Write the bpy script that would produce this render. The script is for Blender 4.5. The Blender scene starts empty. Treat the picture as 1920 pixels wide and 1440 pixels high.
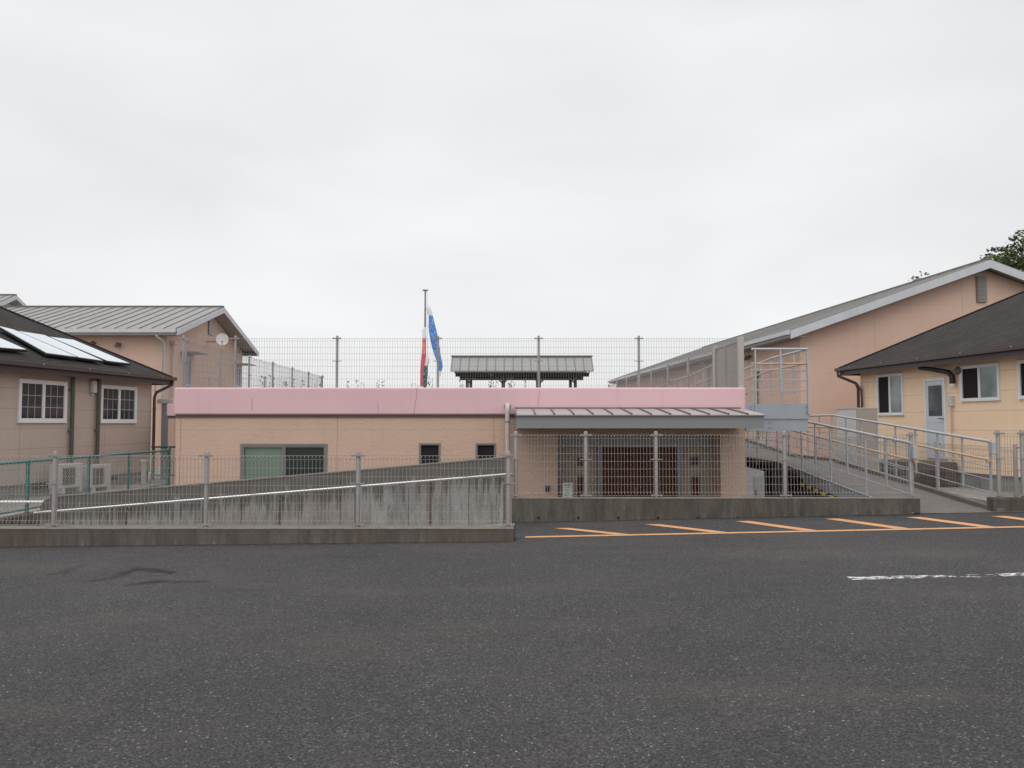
import bpy, bmesh, math, random
from math import radians, sin, cos, pi, sqrt, atan2
from mathutils import Vector, Matrix
random.seed(7)
scn = bpy.context.scene
COL = scn.collection
# ------------------------------------------------------------------ camera
H = 1.53; FPX = 1500.0; TH = math.atan(73/1500.0)
cam = bpy.data.cameras.new('camera'); camo = bpy.data.objects.new('camera', cam); COL.objects.link(camo)
cam.sensor_width = 36; cam.lens = 36*FPX/1920; cam.clip_end = 3000; cam.clip_start = .05
camo.location = (0, 0, H); camo.rotation_euler = (pi/2+TH, 0, 0); scn.camera = camo
# ------------------------------------------------------------------ world: overcast sky
w = bpy.data.worlds.new('World'); scn.world = w; w.use_nodes = True
nt = w.node_tree; nt.nodes.clear()
def N(t, typ, **k):
    n = t.nodes.new(typ)
    for a, b in k.items(): setattr(n, a, b)
    return n
wo = N(nt, 'ShaderNodeOutputWorld'); bg = N(nt, 'ShaderNodeBackground'); nt.links.new(bg.outputs[0], wo.inputs[0])
sky = N(nt, 'ShaderNodeTexSky', sky_type='NISHITA', sun_disc=False, sun_elevation=radians(55), sun_rotation=radians(200))
tc = N(nt, 'ShaderNodeTexCoord'); sp = N(nt, 'ShaderNodeSeparateXYZ'); nt.links.new(tc.outputs['Generated'], sp.inputs[0])
rmp = N(nt, 'ShaderNodeValToRGB'); nt.links.new(sp.outputs[2], rmp.inputs[0])
cr = rmp.color_ramp; cr.interpolation = 'B_SPLINE'
stops = [(0, (.945, .945, .95)), (.13, (.94, .943, .95)), (.22, (.90, .907, .925)), (.34, (.88, .893, .92)), (.50, (.89, .90, .93)), (.66, (.90, .905, .92)), (.8, (.9, .9, .91))]
cr.elements[0].position = 0; cr.elements[0].color = (*stops[0][1], 1); cr.elements[1].position = 1; cr.elements[1].color = (1, 1, 1, 1)
for p, c in stops[1:]:
    e = cr.elements.new(p); e.color = (*c, 1)
# zenith and rear part of the cloud deck is thinner and brighter
mr = N(nt, 'ShaderNodeMapRange'); mr.inputs[1].default_value = .5; mr.inputs[2].default_value = .85; mr.inputs[3].default_value = 1; mr.inputs[4].default_value = 1.5
nt.links.new(sp.outputs[2], mr.inputs[0])
mr2 = N(nt, 'ShaderNodeMapRange'); mr2.inputs[1].default_value = .25; mr2.inputs[2].default_value = -.6; mr2.inputs[3].default_value = 1; mr2.inputs[4].default_value = 1.2
nt.links.new(sp.outputs[1], mr2.inputs[0])
mp = N(nt, 'ShaderNodeMapping'); mp.inputs['Scale'].default_value = (1.1, 1.1, 3.2); nt.links.new(tc.outputs['Generated'], mp.inputs[0])
nz = N(nt, 'ShaderNodeTexNoise'); nz.inputs['Scale'].default_value = 2.0; nz.inputs['Detail'].default_value = 3; nz.inputs['Roughness'].default_value = .45; nz.inputs['Distortion'].default_value = .3
nt.links.new(mp.outputs[0], nz.inputs[0])
mr3 = N(nt, 'ShaderNodeMapRange'); mr3.inputs[1].default_value = .3; mr3.inputs[2].default_value = .7; mr3.inputs[3].default_value = .90; mr3.inputs[4].default_value = 1.06
nt.links.new(nz.outputs[0], mr3.inputs[0])
m1 = N(nt, 'ShaderNodeMath', operation='MULTIPLY'); nt.links.new(mr.outputs[0], m1.inputs[0]); nt.links.new(mr2.outputs[0], m1.inputs[1])
m2 = N(nt, 'ShaderNodeMath', operation='MULTIPLY'); nt.links.new(m1.outputs[0], m2.inputs[0]); nt.links.new(mr3.outputs[0], m2.inputs[1])
vm = N(nt, 'ShaderNodeVectorMath', operation='SCALE'); nt.links.new(rmp.outputs[0], vm.inputs[0]); nt.links.new(m2.outputs[0], vm.inputs['Scale'])
vs = N(nt, 'ShaderNodeVectorMath', operation='SCALE'); nt.links.new(sky.outputs[0], vs.inputs[0]); vs.inputs['Scale'].default_value = .06
mx = N(nt, 'ShaderNodeMix', data_type='RGBA'); mx.inputs[0].default_value = .05
nt.links.new(vm.outputs[0], mx.inputs[6]); nt.links.new(vs.outputs[0], mx.inputs[7]); nt.links.new(mx.outputs[2], bg.inputs[0]); bg.inputs[1].default_value = 1.0
# ------------------------------------------------------------------ sun (behind cloud)
sl = bpy.data.lights.new('sun', 'SUN'); sl.energy = .95; sl.angle = radians(50); sl.color = (1, .97, .93)
so = bpy.data.objects.new('sun', sl); COL.objects.link(so)
sd = Vector((sin(radians(200))*cos(radians(55)), cos(radians(200))*cos(radians(55)), sin(radians(55))))
so.rotation_euler = sd.to_track_quat('Z', 'Y').to_euler(); so.location = (0, -10, 30)
scn.view_settings.view_transform = 'Standard'; scn.view_settings.look = 'None'; scn.view_settings.exposure = 0; scn.view_settings.gamma = 1
scn.view_settings.use_curve_mapping = False
# ------------------------------------------------------------------ geometry helpers
def ray(px, py):
    u = px-960; v = 720-py
    return Vector((u, FPX*cos(TH)-v*sin(TH), FPX*sin(TH)+v*cos(TH)))
def W(px, py, Y):                        # world point seen at a pixel of the photo, at depth Y
    d = ray(px, py); return Vector((d.x*Y/d.y, Y, H+d.z*Y/d.y))
def XA(px, Y, py=793): return W(px, py, Y).x
def ZA(py, Y, px=960): return W(px, py, Y).z
class Frame:
    def __init__(s, x, y, z, ang):
        s.o = Vector((x, y, z)); s.a = ang; s.ex = Vector((cos(ang), sin(ang), 0)); s.ey = Vector((-sin(ang), cos(ang), 0))
    def loc(s, p): d = p-s.o; return Vector((d.dot(s.ex), d.dot(s.ey), d.z))
    def hit(s, px, py, y=0):             # (a, z) where the pixel's ray meets the local plane y
        d = ray(px, py); c = Vector((0, 0, H)); n = s.ey; p0 = s.o+s.ey*y
        t = (p0-c).dot(n)/d.dot(n); l = s.loc(c+d*t); return l.x, l.z
class MB:
    def __init__(s): s.v = []; s.f = []; s.sm = []
    def add(s, vs, fs, sm=False):
        b = len(s.v); s.v += [tuple(v) for v in vs]; s.f += [tuple(b+i for i in f) for f in fs]; s.sm += [sm]*len(fs); return s
    def box(s, x0, x1, y0, y1, z0, z1):
        x0, x1 = sorted((x0, x1)); y0, y1 = sorted((y0, y1)); z0, z1 = sorted((z0, z1))
        return s.add([(x0,y0,z0),(x1,y0,z0),(x1,y1,z0),(x0,y1,z0),(x0,y0,z1),(x1,y0,z1),(x1,y1,z1),(x0,y1,z1)],
              [(0,3,2,1),(4,5,6,7),(0,1,5,4),(1,2,6,5),(2,3,7,6),(3,0,4,7)])
    def bbox(s, x0, x1, y0, y1, z0, z1, b=.01):   # bevelled box
        x0, x1 = sorted((x0, x1)); y0, y1 = sorted((y0, y1)); z0, z1 = sorted((z0, z1))
        bm = bmesh.new(); bmesh.ops.create_cube(bm, size=1)
        for v in bm.verts: v.co = Vector(((x0+x1)/2+v.co.x*(x1-x0), (y0+y1)/2+v.co.y*(y1-y0), (z0+z1)/2+v.co.z*(z1-z0)))
        b = min(b, (x1-x0)*.4, (y1-y0)*.4, (z1-z0)*.4)
        bmesh.ops.bevel(bm, geom=bm.edges[:], offset=b, segments=2, affect='EDGES', profile=.5)
        bm.verts.index_update(); s.add([v.co[:] for v in bm.verts], [[v.index for v in f.verts] for f in bm.faces]); bm.free(); return s
    def bar(s, p, q, w, h, up=(0,0,1), caps=True):
        p = Vector(p); q = Vector(q); d = (q-p).normalized(); up = Vector(up)
        if abs(d.dot(up)) > .99: up = Vector((0,1,0))
        r = d.cross(up).normalized(); u = r.cross(d)
        vs = [c+r*(a*w/2)+u*(b*h/2) for c in (p, q) for a, b in ((-1,-1),(1,-1),(1,1),(-1,1))]
        fs = [(0,1,5,4),(1,2,6,5),(2,3,7,6),(3,0,4,7)]
        if caps: fs += [(3,2,1,0),(4,5,6,7)]
        return s.add(vs, fs)
    def tube(s, pts, r, n=8, sm=True, caps=True):
        pts = [Vector(p) for p in pts]; rs = r if isinstance(r, (list, tuple)) else [r]*len(pts)
        vs = []; up = Vector((0,0,1))
        d0 = (pts[1]-pts[0]).normalized()
        if abs(d0.dot(up)) > .95: up = Vector((0,1,0))
        x = d0.cross(up).normalized()
        for i, p in enumerate(pts):
            a = pts[max(i-1, 0)]; b = pts[min(i+1, len(pts)-1)]; d = (b-a).normalized()
            x = (x-d*x.dot(d)).normalized(); y = x.cross(d)
            for k in range(n):
                t = 2*pi*k/n; vs.append(p+x*(cos(t)*rs[i])+y*(sin(t)*rs[i]))
        fs = [(i*n+k, i*n+(k+1)%n, (i+1)*n+(k+1)%n, (i+1)*n+k) for i in range(len(pts)-1) for k in range(n)]
        s.add(vs, fs, sm)
        if caps: s.add([vs[k] for k in range(n)], [tuple(range(n))]); s.add([vs[-n+k] for k in range(n)], [tuple(range(n))])
        return s
    def quad(s, *p): return s.add(p, [tuple(range(len(p)))])
    def prism(s, poly, off):            # closed polygon extruded by a vector
        n = len(poly); P = [Vector(p) for p in poly]; o = Vector(off)
        return s.add(P+[p+o for p in P], [tuple(range(n)), tuple(range(2*n-1, n-1, -1))]+[(i, (i+1)%n, n+(i+1)%n, n+i) for i in range(n)])
    def disc(s, c, r, nrm, th, n=20):
        c = Vector(c); nrm = Vector(nrm).normalized(); return s.tube([c, c+nrm*th], r, n, False)
    def mesh(s, name):
        me = bpy.data.meshes.new(name); me.from_pydata(s.v, [], s.f)
        me.polygons.foreach_set('use_smooth', s.sm)
        bm = bmesh.new(); bm.from_mesh(me); bmesh.ops.recalc_face_normals(bm, faces=bm.faces); bm.to_mesh(me); bm.free(); return me
def tag(o, label=None, cat=None, group=None, kind=None):
    for k, v in (('label', label), ('category', cat), ('group', group), ('kind', kind)):
        if v: o[k] = v
    return o
def thing(name, label, cat, fr=None, loc=(0,0,0), rz=0, group=None):
    o = bpy.data.objects.new(name, None); COL.objects.link(o); o.empty_display_size = .2
    if fr: loc = fr.o; rz = fr.a
    o.location = loc; o.rotation_euler = (0,0,rz); return tag(o, label, cat, group)
def part(name, mb, m, parent=None, label=None):
    me = mb if isinstance(mb, bpy.types.Mesh) else mb.mesh(name)
    if m and not me.materials: me.materials.append(m)
    o = bpy.data.objects.new(name, me); COL.objects.link(o)
    if parent: o.parent = parent
    if label: o['label'] = label
    return o
def one(name, mb, m, label, cat, group=None, loc=None):
    o = part(name, mb, m); tag(o, label, cat, group)
    if loc: o.location = loc
    return o
def struct(name, mb, m): return tag(part(name, mb, m), kind='structure')
def copy_tree(o, parent=None):
    c = o.copy(); COL.objects.link(c); c.parent = parent
    for ch in list(o.children): copy_tree(ch, c)
    return c
# ------------------------------------------------------------------ materials
def srgb(r, g, b):
    f = lambda c: (c/255/12.92) if c/255 <= .04045 else ((c/255+.055)/1.055)**2.4
    return (f(r), f(g), f(b))
class MT:
    def __init__(s, name, rough=.6, metal=0, spec=.4):
        s.m = bpy.data.materials.new(name); s.m.use_nodes = True; s.t = s.m.node_tree
        s.b = s.t.nodes['Principled BSDF']; s.b.inputs['Roughness'].default_value = rough; s.b.inputs['Metallic'].default_value = metal
        s.b.inputs['Specular IOR Level'].default_value = spec
        s.pos = s.n('ShaderNodeNewGeometry').outputs['Position']; s.obj = s.n('ShaderNodeTexCoord').outputs['Object']; s.cur = None; s.h = None
    def n(s, typ, **k): return N(s.t, typ, **k)
    def l(s, a, b): s.t.links.new(a, b)
    def setv(s, sock, v):
        if hasattr(v, 'is_output'): s.l(v, sock)
        else: sock.default_value = v
    def math(s, op, a, b=0, c=None):
        n = s.n('ShaderNodeMath', operation=op); s.setv(n.inputs[0], a); s.setv(n.inputs[1], b)
        if c is not None: s.setv(n.inputs[2], c)
        return n.outputs[0]
    def sep(s, v): n = s.n('ShaderNodeSeparateXYZ'); s.l(v, n.inputs[0]); return n.outputs
    def noise(s, scale, detail=3, rough=.5, vec=None, sc=(1,1,1), dist=0):
        mp = s.n('ShaderNodeMapping'); s.l(vec or s.pos, mp.inputs[0]); mp.inputs['Scale'].default_value = sc
        n = s.n('ShaderNodeTexNoise'); s.l(mp.outputs[0], n.inputs[0]); n.inputs['Scale'].default_value = scale; n.inputs['Detail'].default_value = detail
        n.inputs['Roughness'].default_value = rough; n.inputs['Distortion'].default_value = dist; return n.outputs[0]
    def vor(s, scale, feat='F1', out=0, sc=(1,1,1), vec=None):
        mp = s.n('ShaderNodeMapping'); s.l(vec or s.pos, mp.inputs[0]); mp.inputs['Scale'].default_value = sc
        n = s.n('ShaderNodeTexVoronoi', feature=feat); s.l(mp.outputs[0], n.inputs['Vector']); n.inputs['Scale'].default_value = scale; return n.outputs[out]
    def rng(s, v, a, b, c=0, d=1, smooth=False):
        n = s.n('ShaderNodeMapRange'); s.setv(n.inputs[0], v)
        if smooth: n.interpolation_type = 'SMOOTHSTEP'
        for i, x in enumerate((a, b, c, d)): n.inputs[i+1].default_value = x
        return n.outputs[0]
    def base(s, col): s.cur = s.n('ShaderNodeRGB').outputs[0]; s.cur.default_value = (*col, 1); return s
    def mix(s, fac, col, mode='MIX'):
        n = s.n('ShaderNodeMix', data_type='RGBA', blend_type=mode); s.setv(n.inputs[0], fac); s.l(s.cur, n.inputs[6])
        if hasattr(col, 'is_output'): s.l(col, n.inputs[7])
        else: n.inputs[7].default_value = (*col, 1)
        s.cur = n.outputs[2]; return s
    def mul(s, v):                       # multiply colour by scalar socket
        n = s.n('ShaderNodeVectorMath', operation='SCALE'); s.l(s.cur, n.inputs[0]); s.setv(n.inputs['Scale'], v); s.cur = n.outputs[0]; return s
    def bump(s, h, strength=.3, dist=.01):
        n = s.n('ShaderNodeBump'); s.l(h, n.inputs['Height']); n.inputs['Strength'].default_value = strength; n.inputs['Distance'].default_value = dist
        if s.h: s.l(s.h, n.inputs['Normal'])
        s.h = n.outputs[0]; return s
    def done(s):
        s.l(s.cur, s.b.inputs['Base Color'])
        if s.h: s.l(s.h, s.b.inputs['Normal'])
        return s.m
    def grid(s, vec, axis, step, off, wd):   # 1 on thin lines repeated every step
        v = s.sep(vec)[axis]; f = s.math('FRACT', s.math('DIVIDE', s.math('SUBTRACT', v, off), step)); return s.math('LESS_THAN', s.math('ABSOLUTE', s.math('SUBTRACT', f, .5)), wd/step/2)
def simple(name, col, rough=.6, metal=0, var=.1, vs=2.5, bump=0, bs=60, spec=.4, grime=0):
    t = MT(name, rough, metal, spec).base(col)
    t.mul(t.rng(t.noise(vs, 4, .6), .25, .75, 1-var, 1+var))
    if grime: t.mix(t.rng(t.noise(3, 5, .65, sc=(1.5,1.5,.25)), .5, .75, 0, grime), tuple(c*.35 for c in col))
    if bump: t.bump(t.noise(bs, 3, .6), bump, .01)
    return t.done()
def siding(name, col, hs, ho, vstep, vo, line=.6, wave=.25, wd=.012, vax=0, hline=None, grime=.25):
    t = MT(name, .8, 0, .25).base(col)
    t.mul(t.rng(t.noise(1.1, 4, .6), .25, .75, .955, 1.045))
    t.mul(t.rng(t.noise(14, 3, .6), .3, .7, .98, 1.02))
    t.mix(t.rng(t.noise(2.0, 5, .7, sc=(2,2,.15)), .54, .8, 0, grime), tuple(c*.62 for c in col))
    if hs: t.mix(t.math('MULTIPLY', t.grid(t.obj, 2, hs, ho, wd), line if hline is None else hline), tuple(c*.38 for c in col))
    if vstep: t.mix(t.math('MULTIPLY', t.grid(t.obj, vax, vstep, vo, wd*1.2), line), tuple(c*.3 for c in col))
    if wave:
        t.bump(t.noise(9, 2, .5, sc=(1, 1, 1.5), dist=.9), wave, .02)
    t.bump(t.noise(70, 2, .6), .12, .004)
    return t.done()
def concrete(name, col, dark=.5, rust=.3, dots=None, hx=0, hz=0, topz=None):
    t = MT(name, .85, 0, .25).base(col)
    t.mul(t.rng(t.noise(1.3, 6, .65), .3, .7, .74, 1.26))
    t.mul(t.rng(t.noise(22, 4, .7), .3, .7, .84, 1.16))
    st = t.noise(4.2, 6, .72, sc=(1, 1, .22)); st2 = t.noise(15, 4, .7, sc=(1, 1, .08)); blot = t.noise(1.7, 4, .6, sc=(1, 1, .5))
    t.mix(t.rng(st, .48, .60, 0, dark), tuple(c*.40 for c in col))
    t.mix(t.math('MULTIPLY', t.rng(st2, .50, .60, 0, .6), t.rng(blot, .42, .6)), tuple(c*.38 for c in col))
    t.mix(t.math('MULTIPLY', t.rng(t.noise(21, 4, .7, sc=(1, 1, .05)), .56, .64, 0, .5), t.rng(blot, .6, .4, 0, .5)), tuple(min(1, c*1.5) for c in col))
    t.mix(t.rng(t.noise(.9, 5, .6, sc=(1,1,.6)), .47, .62, 0, rust), (col[0]*.78, col[1]*.56, col[2]*.48))
    t.mix(t.rng(t.noise(60, 2, .5), .70, .74, 0, .5), tuple(c*.3 for c in col))
    if topz is not None:                 # grime running down from the weathered coping
        sx = t.sep(t.pos); gz = t.math('SUBTRACT', sx[2], t.math('ADD', topz[0], t.math('MULTIPLY', sx[0], topz[1])))
        reach = t.rng(st2, .36, .64, -.10, -.62); m = t.math('GREATER_THAN', gz, reach)
        soft = t.rng(t.math('SUBTRACT', gz, reach), -.16, .12, 0, topz[2], True)
        t.mix(soft, (col[0]*.35, col[1]*.31, col[2]*.28))
    if dots:
        sx = t.sep(t.pos); fx = t.math('MULTIPLY', t.math('SUBTRACT', t.math('FRACT', t.math('DIVIDE', t.math('SUBTRACT', sx[0], dots[1]), dots[0])), .5), dots[0])
        dz = t.math('SUBTRACT', sx[2], dots[2]); d = t.math('SQRT', t.math('ADD', t.math('MULTIPLY', fx, fx), t.math('MULTIPLY', dz, dz)))
        t.mix(t.math('MULTIPLY', t.math('LESS_THAN', d, .024), .85), (.02,.018,.016))
        t.bump(t.math('GREATER_THAN', d, .024), .6, .02)
    t.bump(t.noise(45, 4, .7), .25, .006)
    return t.done()
def glass(name, col=(.012,.015,.017), rough=.04, var=.3):
    t = MT(name, rough, 0, .5).base(col); t.mul(t.rng(t.noise(1.2, 2), .3, .7, 1-var, 1+var))
    return t.done()

def gpf(px, py): d = ray(px, py); k = -H/d.z; return (d.x*k, d.y*k)
STAINS = [(gpf(188,1079), gpf(228,1066), .12, .7), (gpf(228,1066), gpf(268,1058), .15, .9), (gpf(268,1058), gpf(300,1063), .16, .95), (gpf(292,1066), gpf(312,1070), .13, .9),
    (gpf(262,1087), gpf(315,1084), .12, .95), (gpf(315,1084), gpf(375,1085), .12, .85), (gpf(108,1066), gpf(165,1052), .10, .5), (gpf(20,1096), gpf(85,1083), .07, .4), (gpf(620,1041), gpf(705,1040), .06, .4)]
# asphalt
def asphalt():
    t = MT('asphalt', .82, 0, .3).base((.047, .0448, .0455))
    t.mul(t.rng(t.noise(.35, 5, .6), .3, .7, .84, 1.14))
    t.mul(t.rng(t.noise(2.2, 4, .6), .3, .7, .93, 1.07))
    t.mul(t.rng(t.noise(62, 3, .7), .40, .60, .60, 1.42))
    t.mul(t.rng(t.noise(130, 2, .7), .38, .62, .66, 1.36))
    g2 = t.n('ShaderNodeTexVoronoi', feature='F1'); t.l(t.pos, g2.inputs['Vector']); g2.inputs['Scale'].default_value = 95
    t.mul(t.rng(t.sep(g2.outputs['Color'])[1], 0, 1, .66, 1.36))
    dust = t.rng(t.noise(.42, 6, .65, sc=(.55, 1.5, 1)), .48, .64, 0, .42, True)
    t.mix(t.math('MULTIPLY', dust, t.rng(t.noise(30, 3, .7), .4, .6, .4, 1)), (.096, .079, .064))
    t.mix(t.rng(t.noise(.3, 4, .6, sc=(.5, 1.3, 1), vec=t.obj), .54, .68, 0, .30, True), (.030, .030, .034))
    chip = t.n('ShaderNodeTexVoronoi', feature='F1'); t.l(t.pos, chip.inputs['Vector']); chip.inputs['Scale'].default_value = 62
    cs = t.sep(chip.outputs['Color']); 
    sz = t.math('LESS_THAN', chip.outputs['Distance'], .42)
    t.mix(t.math('MULTIPLY', t.math('MULTIPLY', t.math('GREATER_THAN', cs[0], .89), sz), t.rng(cs[2], 0, 1, .2, 1)), (.19, .18, .17))
    t.mix(t.math('MULTIPLY', t.math('MULTIPLY', t.math('LESS_THAN', cs[1], .14), sz), .7), (.018, .017, .018))
    t.mix(t.math('MULTIPLY', t.math('MULTIPLY', t.math('GREATER_THAN', cs[2], .997), t.math('LESS_THAN', chip.outputs['Distance'], .4)), .8), (.36, .35, .33))
    # damp stains near the left and dirt along the kerb foot
    sx = t.sep(t.pos); wob = t.noise(1.6, 4, .6); wx = t.math('ADD', sx[0], t.rng(wob, .3, .7, -.12, .12)); wy = t.math('ADD', sx[1], t.rng(t.noise(2.1, 4, .6, vec=t.obj), .3, .7, -.10, .10))
    def seg(p, q, wd, amt):
        (ax, ay), (bx_, by_) = p, q; dx, dy = bx_-ax, by_-ay; L2 = dx*dx+dy*dy
        px = t.math('SUBTRACT', wx, ax); py = t.math('SUBTRACT', wy, ay)
        h = t.math('DIVIDE', t.math('ADD', t.math('MULTIPLY', px, dx), t.math('MULTIPLY', py, dy)), L2)
        h = t.math('MINIMUM', t.math('MAXIMUM', h, 0), 1)
        ex = t.math('SUBTRACT', px, t.math('MULTIPLY', h, dx)); ey = t.math('SUBTRACT', py, t.math('MULTIPLY', h, dy))
        d = t.math('SQRT', t.math('ADD', t.math('MULTIPLY', ex, ex), t.math('MULTIPLY', ey, ey)))
        t.mix(t.math('MULTIPLY', t.rng(d, 0, wd, amt, 0, True), t.rng(t.noise(5, 4, .7), .38, .55, .65, 1)), (.012, .010, .009))
    for p, q, wd, amt in STAINS: seg(p, q, wd*.95, min(1, amt*1.1))
    ke = t.math('ADD', sx[1], t.rng(t.noise(7, 4, .7), .3, .7, -.10, .10))
    t.mix(t.math('MULTIPLY', t.rng(ke, 10.33, 10.46, 0, .75), t.math('LESS_THAN', sx[0], .05)), (.016,.014,.010))
    t.mix(t.rng(ke, 12.28, 12.42, 0, .8), (.016,.015,.010))
    # hairline cracks
    cv = t.n('ShaderNodeTexVoronoi', feature='DISTANCE_TO_EDGE'); mp = t.n('ShaderNodeMapping'); 
    dn = t.n('ShaderNodeTexNoise'); dn.inputs['Scale'].default_value = 2.2; dn.inputs['Detail'].default_value = 5; t.l(t.pos, dn.inputs[0])
    va = t.n('ShaderNodeVectorMath', operation='MULTIPLY_ADD'); t.l(dn.outputs['Color'], va.inputs[0]); va.inputs[1].default_value = (.9,.9,.9); t.l(t.pos, va.inputs[2])
    t.l(va.outputs[0], cv.inputs['Vector']); cv.inputs['Scale'].default_value = .33
    crk = t.math('MULTIPLY', t.math('LESS_THAN', cv.outputs[0], .0022), t.rng(t.noise(.5, 3), .52, .6, 0, .6))
    t.mix(crk, (.022,.02,.02))
    t.bump(t.noise(90, 3, .75), .8, .008); t.bump(chip.outputs['Distance'], .35, .006)
    return t.done()
A = {}
A['asphalt'] = asphalt()
A['dirt'] = simple('earth', (.16, .14, .12), .9, var=.3, vs=1, bump=.4, bs=30)
A['paving'] = simple('concrete_paving', (.30, .285, .265), .85, var=.2, vs=3, bump=.3, bs=80, grime=.3)
A['deck'] = simple('deck_concrete', (.135, .123, .112), .85, var=.2, vs=5, bump=.35, bs=90)
A['kerb'] = concrete('kerb_concrete', (.165, .148, .132), .5, .4, topz=(.150, 0, .5))
A['ramp_wall'] = concrete('ramp_wall_concrete', (.27, .268, .255), .5, .3, dots=(.575, -.1725, -.115), topz=(H-.54, .0836, .82))
A['found'] = concrete('foundation_concrete', (.27, .27, .25), .3, .1)
A['low_wall'] = concrete('low_wall_concrete', (.135, .124, .108), .55, .3, dots=(.615, .1, .065), topz=(.372, 0, .3))
A['coping'] = simple('coping_concrete', (.185, .165, .14), .85, var=.2, vs=6, bump=.3, grime=.4)
BEI = (.53, .372, .288)
A['beige'] = siding('beige_siding', BEI, .91, H-.134+.455, 3.03, -.35+1.515, .5, .42, hline=.22)
A['beige_l'] = siding('beige_siding_house', (.50, .40, .345), .455, .26, 3.03, .6, .5, .12)
A['beige_g'] = siding('beige_siding_hall', (.62, .435, .345), .455, .2, 3.03, 1.0, .4, .15, vax=1, hline=.2)
A['cream'] = siding('cream_siding', (.89, .655, .455), .455, .22, 3.03, 1.9, .5, .12)
def pink():
    t = MT('pink_paint', .6, 0, .35).base((.66, .435, .46))
    t.mul(t.rng(t.noise(.8, 4, .6), .25, .75, .955, 1.045))
    t.mix(t.rng(t.noise(3.3, 4, .7, sc=(1,1,.1)), .58, .75, 0, .3), (.50, .27, .31))
    t.mix(t.rng(t.noise(1.2, 4, .7, sc=(1,1,.4)), .6, .75, 0, .2), (.52, .36, .37))
    t.bump(t.noise(30, 3), .15, .005); return t.done()
A['pink'] = pink()
A['flash'] = simple('brown_flashing', (.10, .062, .050), .5)
def shingle():
    t = MT('dark_roof_shingles', .85, 0, .2).base((.044, .0395, .036))
    o = t.sep(t.obj); 
    f = t.math('FRACT', t.math('DIVIDE', o[2], .062)); 
    t.mul(t.rng(t.noise(1.5, 5, .7), .3, .7, .75, 1.3)); t.mul(t.rng(t.vor(3, out=0, sc=(1,1,4)), 0, .8, .9, 1.08))
    t.mul(t.rng(t.noise(40, 2, .7), .3, .7, .75, 1.3))
    t.mix(t.math('MULTIPLY', t.math('LESS_THAN', f, .34), .75), (.010,.009,.008))
    t.bump(f, .7, .02); return t.done()
A['shingle'] = shingle()
A['capm'] = simple('roof_cap', (.045,.040,.037), .8)
A['metal_roof'] = simple('grey_metal_roof', (.27, .262, .25), .45, .25, .1, 1.2)
A['seam'] = simple('roof_seam_metal', (.135, .13, .125), .5, .25, .08, 2)
A['fascia'] = simple('pale_fascia', (.52, .535, .55), .5, var=.08, grime=.15)
A['soffit'] = simple('soffit_board', (.33, .31, .29), .7)
A['canopy_top'] = simple('canopy_metal', (.36, .33, .33), .42, .2, .08, 2)
A['canopy_fascia'] = simple('canopy_fascia_metal', (.225, .23, .232), .4, .25, .06, 1)
A['brown'] = simple('brown_gutter', (.060, .040, .036), .38, spec=.5)
A['green_pipe'] = simple('green_grey_pipe', (.085, .095, .075), .5)
A['white'] = simple('white_paint', (.74, .74, .73), .45, var=.05)
A['offwhite'] = simple('off_white_plastic', (.55, .54, .52), .5, var=.06, grime=.15)
A['alu'] = simple('aluminium_frame', (.21, .20, .195), .4, .4, .05)
A['alu_dark'] = simple('dark_aluminium', (.12, .11, .105), .45, .3)
A['post'] = simple('fence_post_paint', (.27, .252, .245), .5, .1, .1, 8)
A['wire'] = simple('fence_wire_paint', (.30, .28, .268), .5, .1, .08, 20)
A['wire_up'] = simple('weathered_fence_wire', (.25, .235, .23), .55, .1, .1, 20)
A['post_up'] = simple('weathered_fence_post', (.27, .25, .245), .55, .1, .1, 8)
A['rail'] = simple('grey_rail_paint', (.40, .42, .44), .4, .15, .08, 6, grime=.15)
A['beam'] = simple('blue_grey_steel', (.315, .345, .375), .42, .15, .06, 1.5, grime=.1)
A['wood'] = simple('tan_handrail', (.50, .35, .24), .5, 0, .12, 9)
A['steel'] = simple('stainless_rail', (.58, .58, .58), .3, .8, .05)
A['teal'] = simple('teal_paint', (.030, .175, .165), .45, 0, .15, 6)
A['teal_wire'] = simple('chain_link_wire', (.30, .31, .29), .5, .2, .1)
A['black'] = simple('black_metal', (.02,.02,.022), .5)
A['glass'] = glass('window_glass', (.045,.047,.05), .05, .15)
A['glass_m'] = glass('dim_door_glass', (.06,.066,.068), .06, .6)
A['glass_d'] = glass('open_window_gap', (.016,.015,.016), .12, .2)
A['glass_r'] = glass('painted_reflection_glass', (.27,.31,.32), .06, .45)  # pale base colour stands in for bright sky reflected in the glass
A['glass_g'] = glass('curtained_glass', (.145, .20, .155), .22, .15)
A['glass_dg'] = glass('dark_green_glass', (.022, .032, .026), .15, .2)
A['dark'] = simple('dark_interior', (.012,.010,.010), .9)
A['solar'] = glass('solar_glass', (.60, .64, .68), .12, .04)
A['reddoor'] = simple('dark_red_brown_door', (.10, .034, .018), .75, 0, .25, 3, spec=.15)
A['inpanel'] = simple('entrance_panel', (.34, .275, .205), .6, 0, .08)
A['louver'] = simple('grey_louvre', (.20, .175, .155), .5)
A['gatepost'] = simple('pale_gate_post_paint', (.42, .385, .35), .5, .05, .08, 3)
A['gate'] = simple('taupe_gate_paint', (.30, .272, .25), .5, .05, .08, 3)
A['pipe'] = simple('beige_pvc', (.50, .455, .42), .45, 0, .08, 4, grime=.2)
A['orange'] = None
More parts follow.
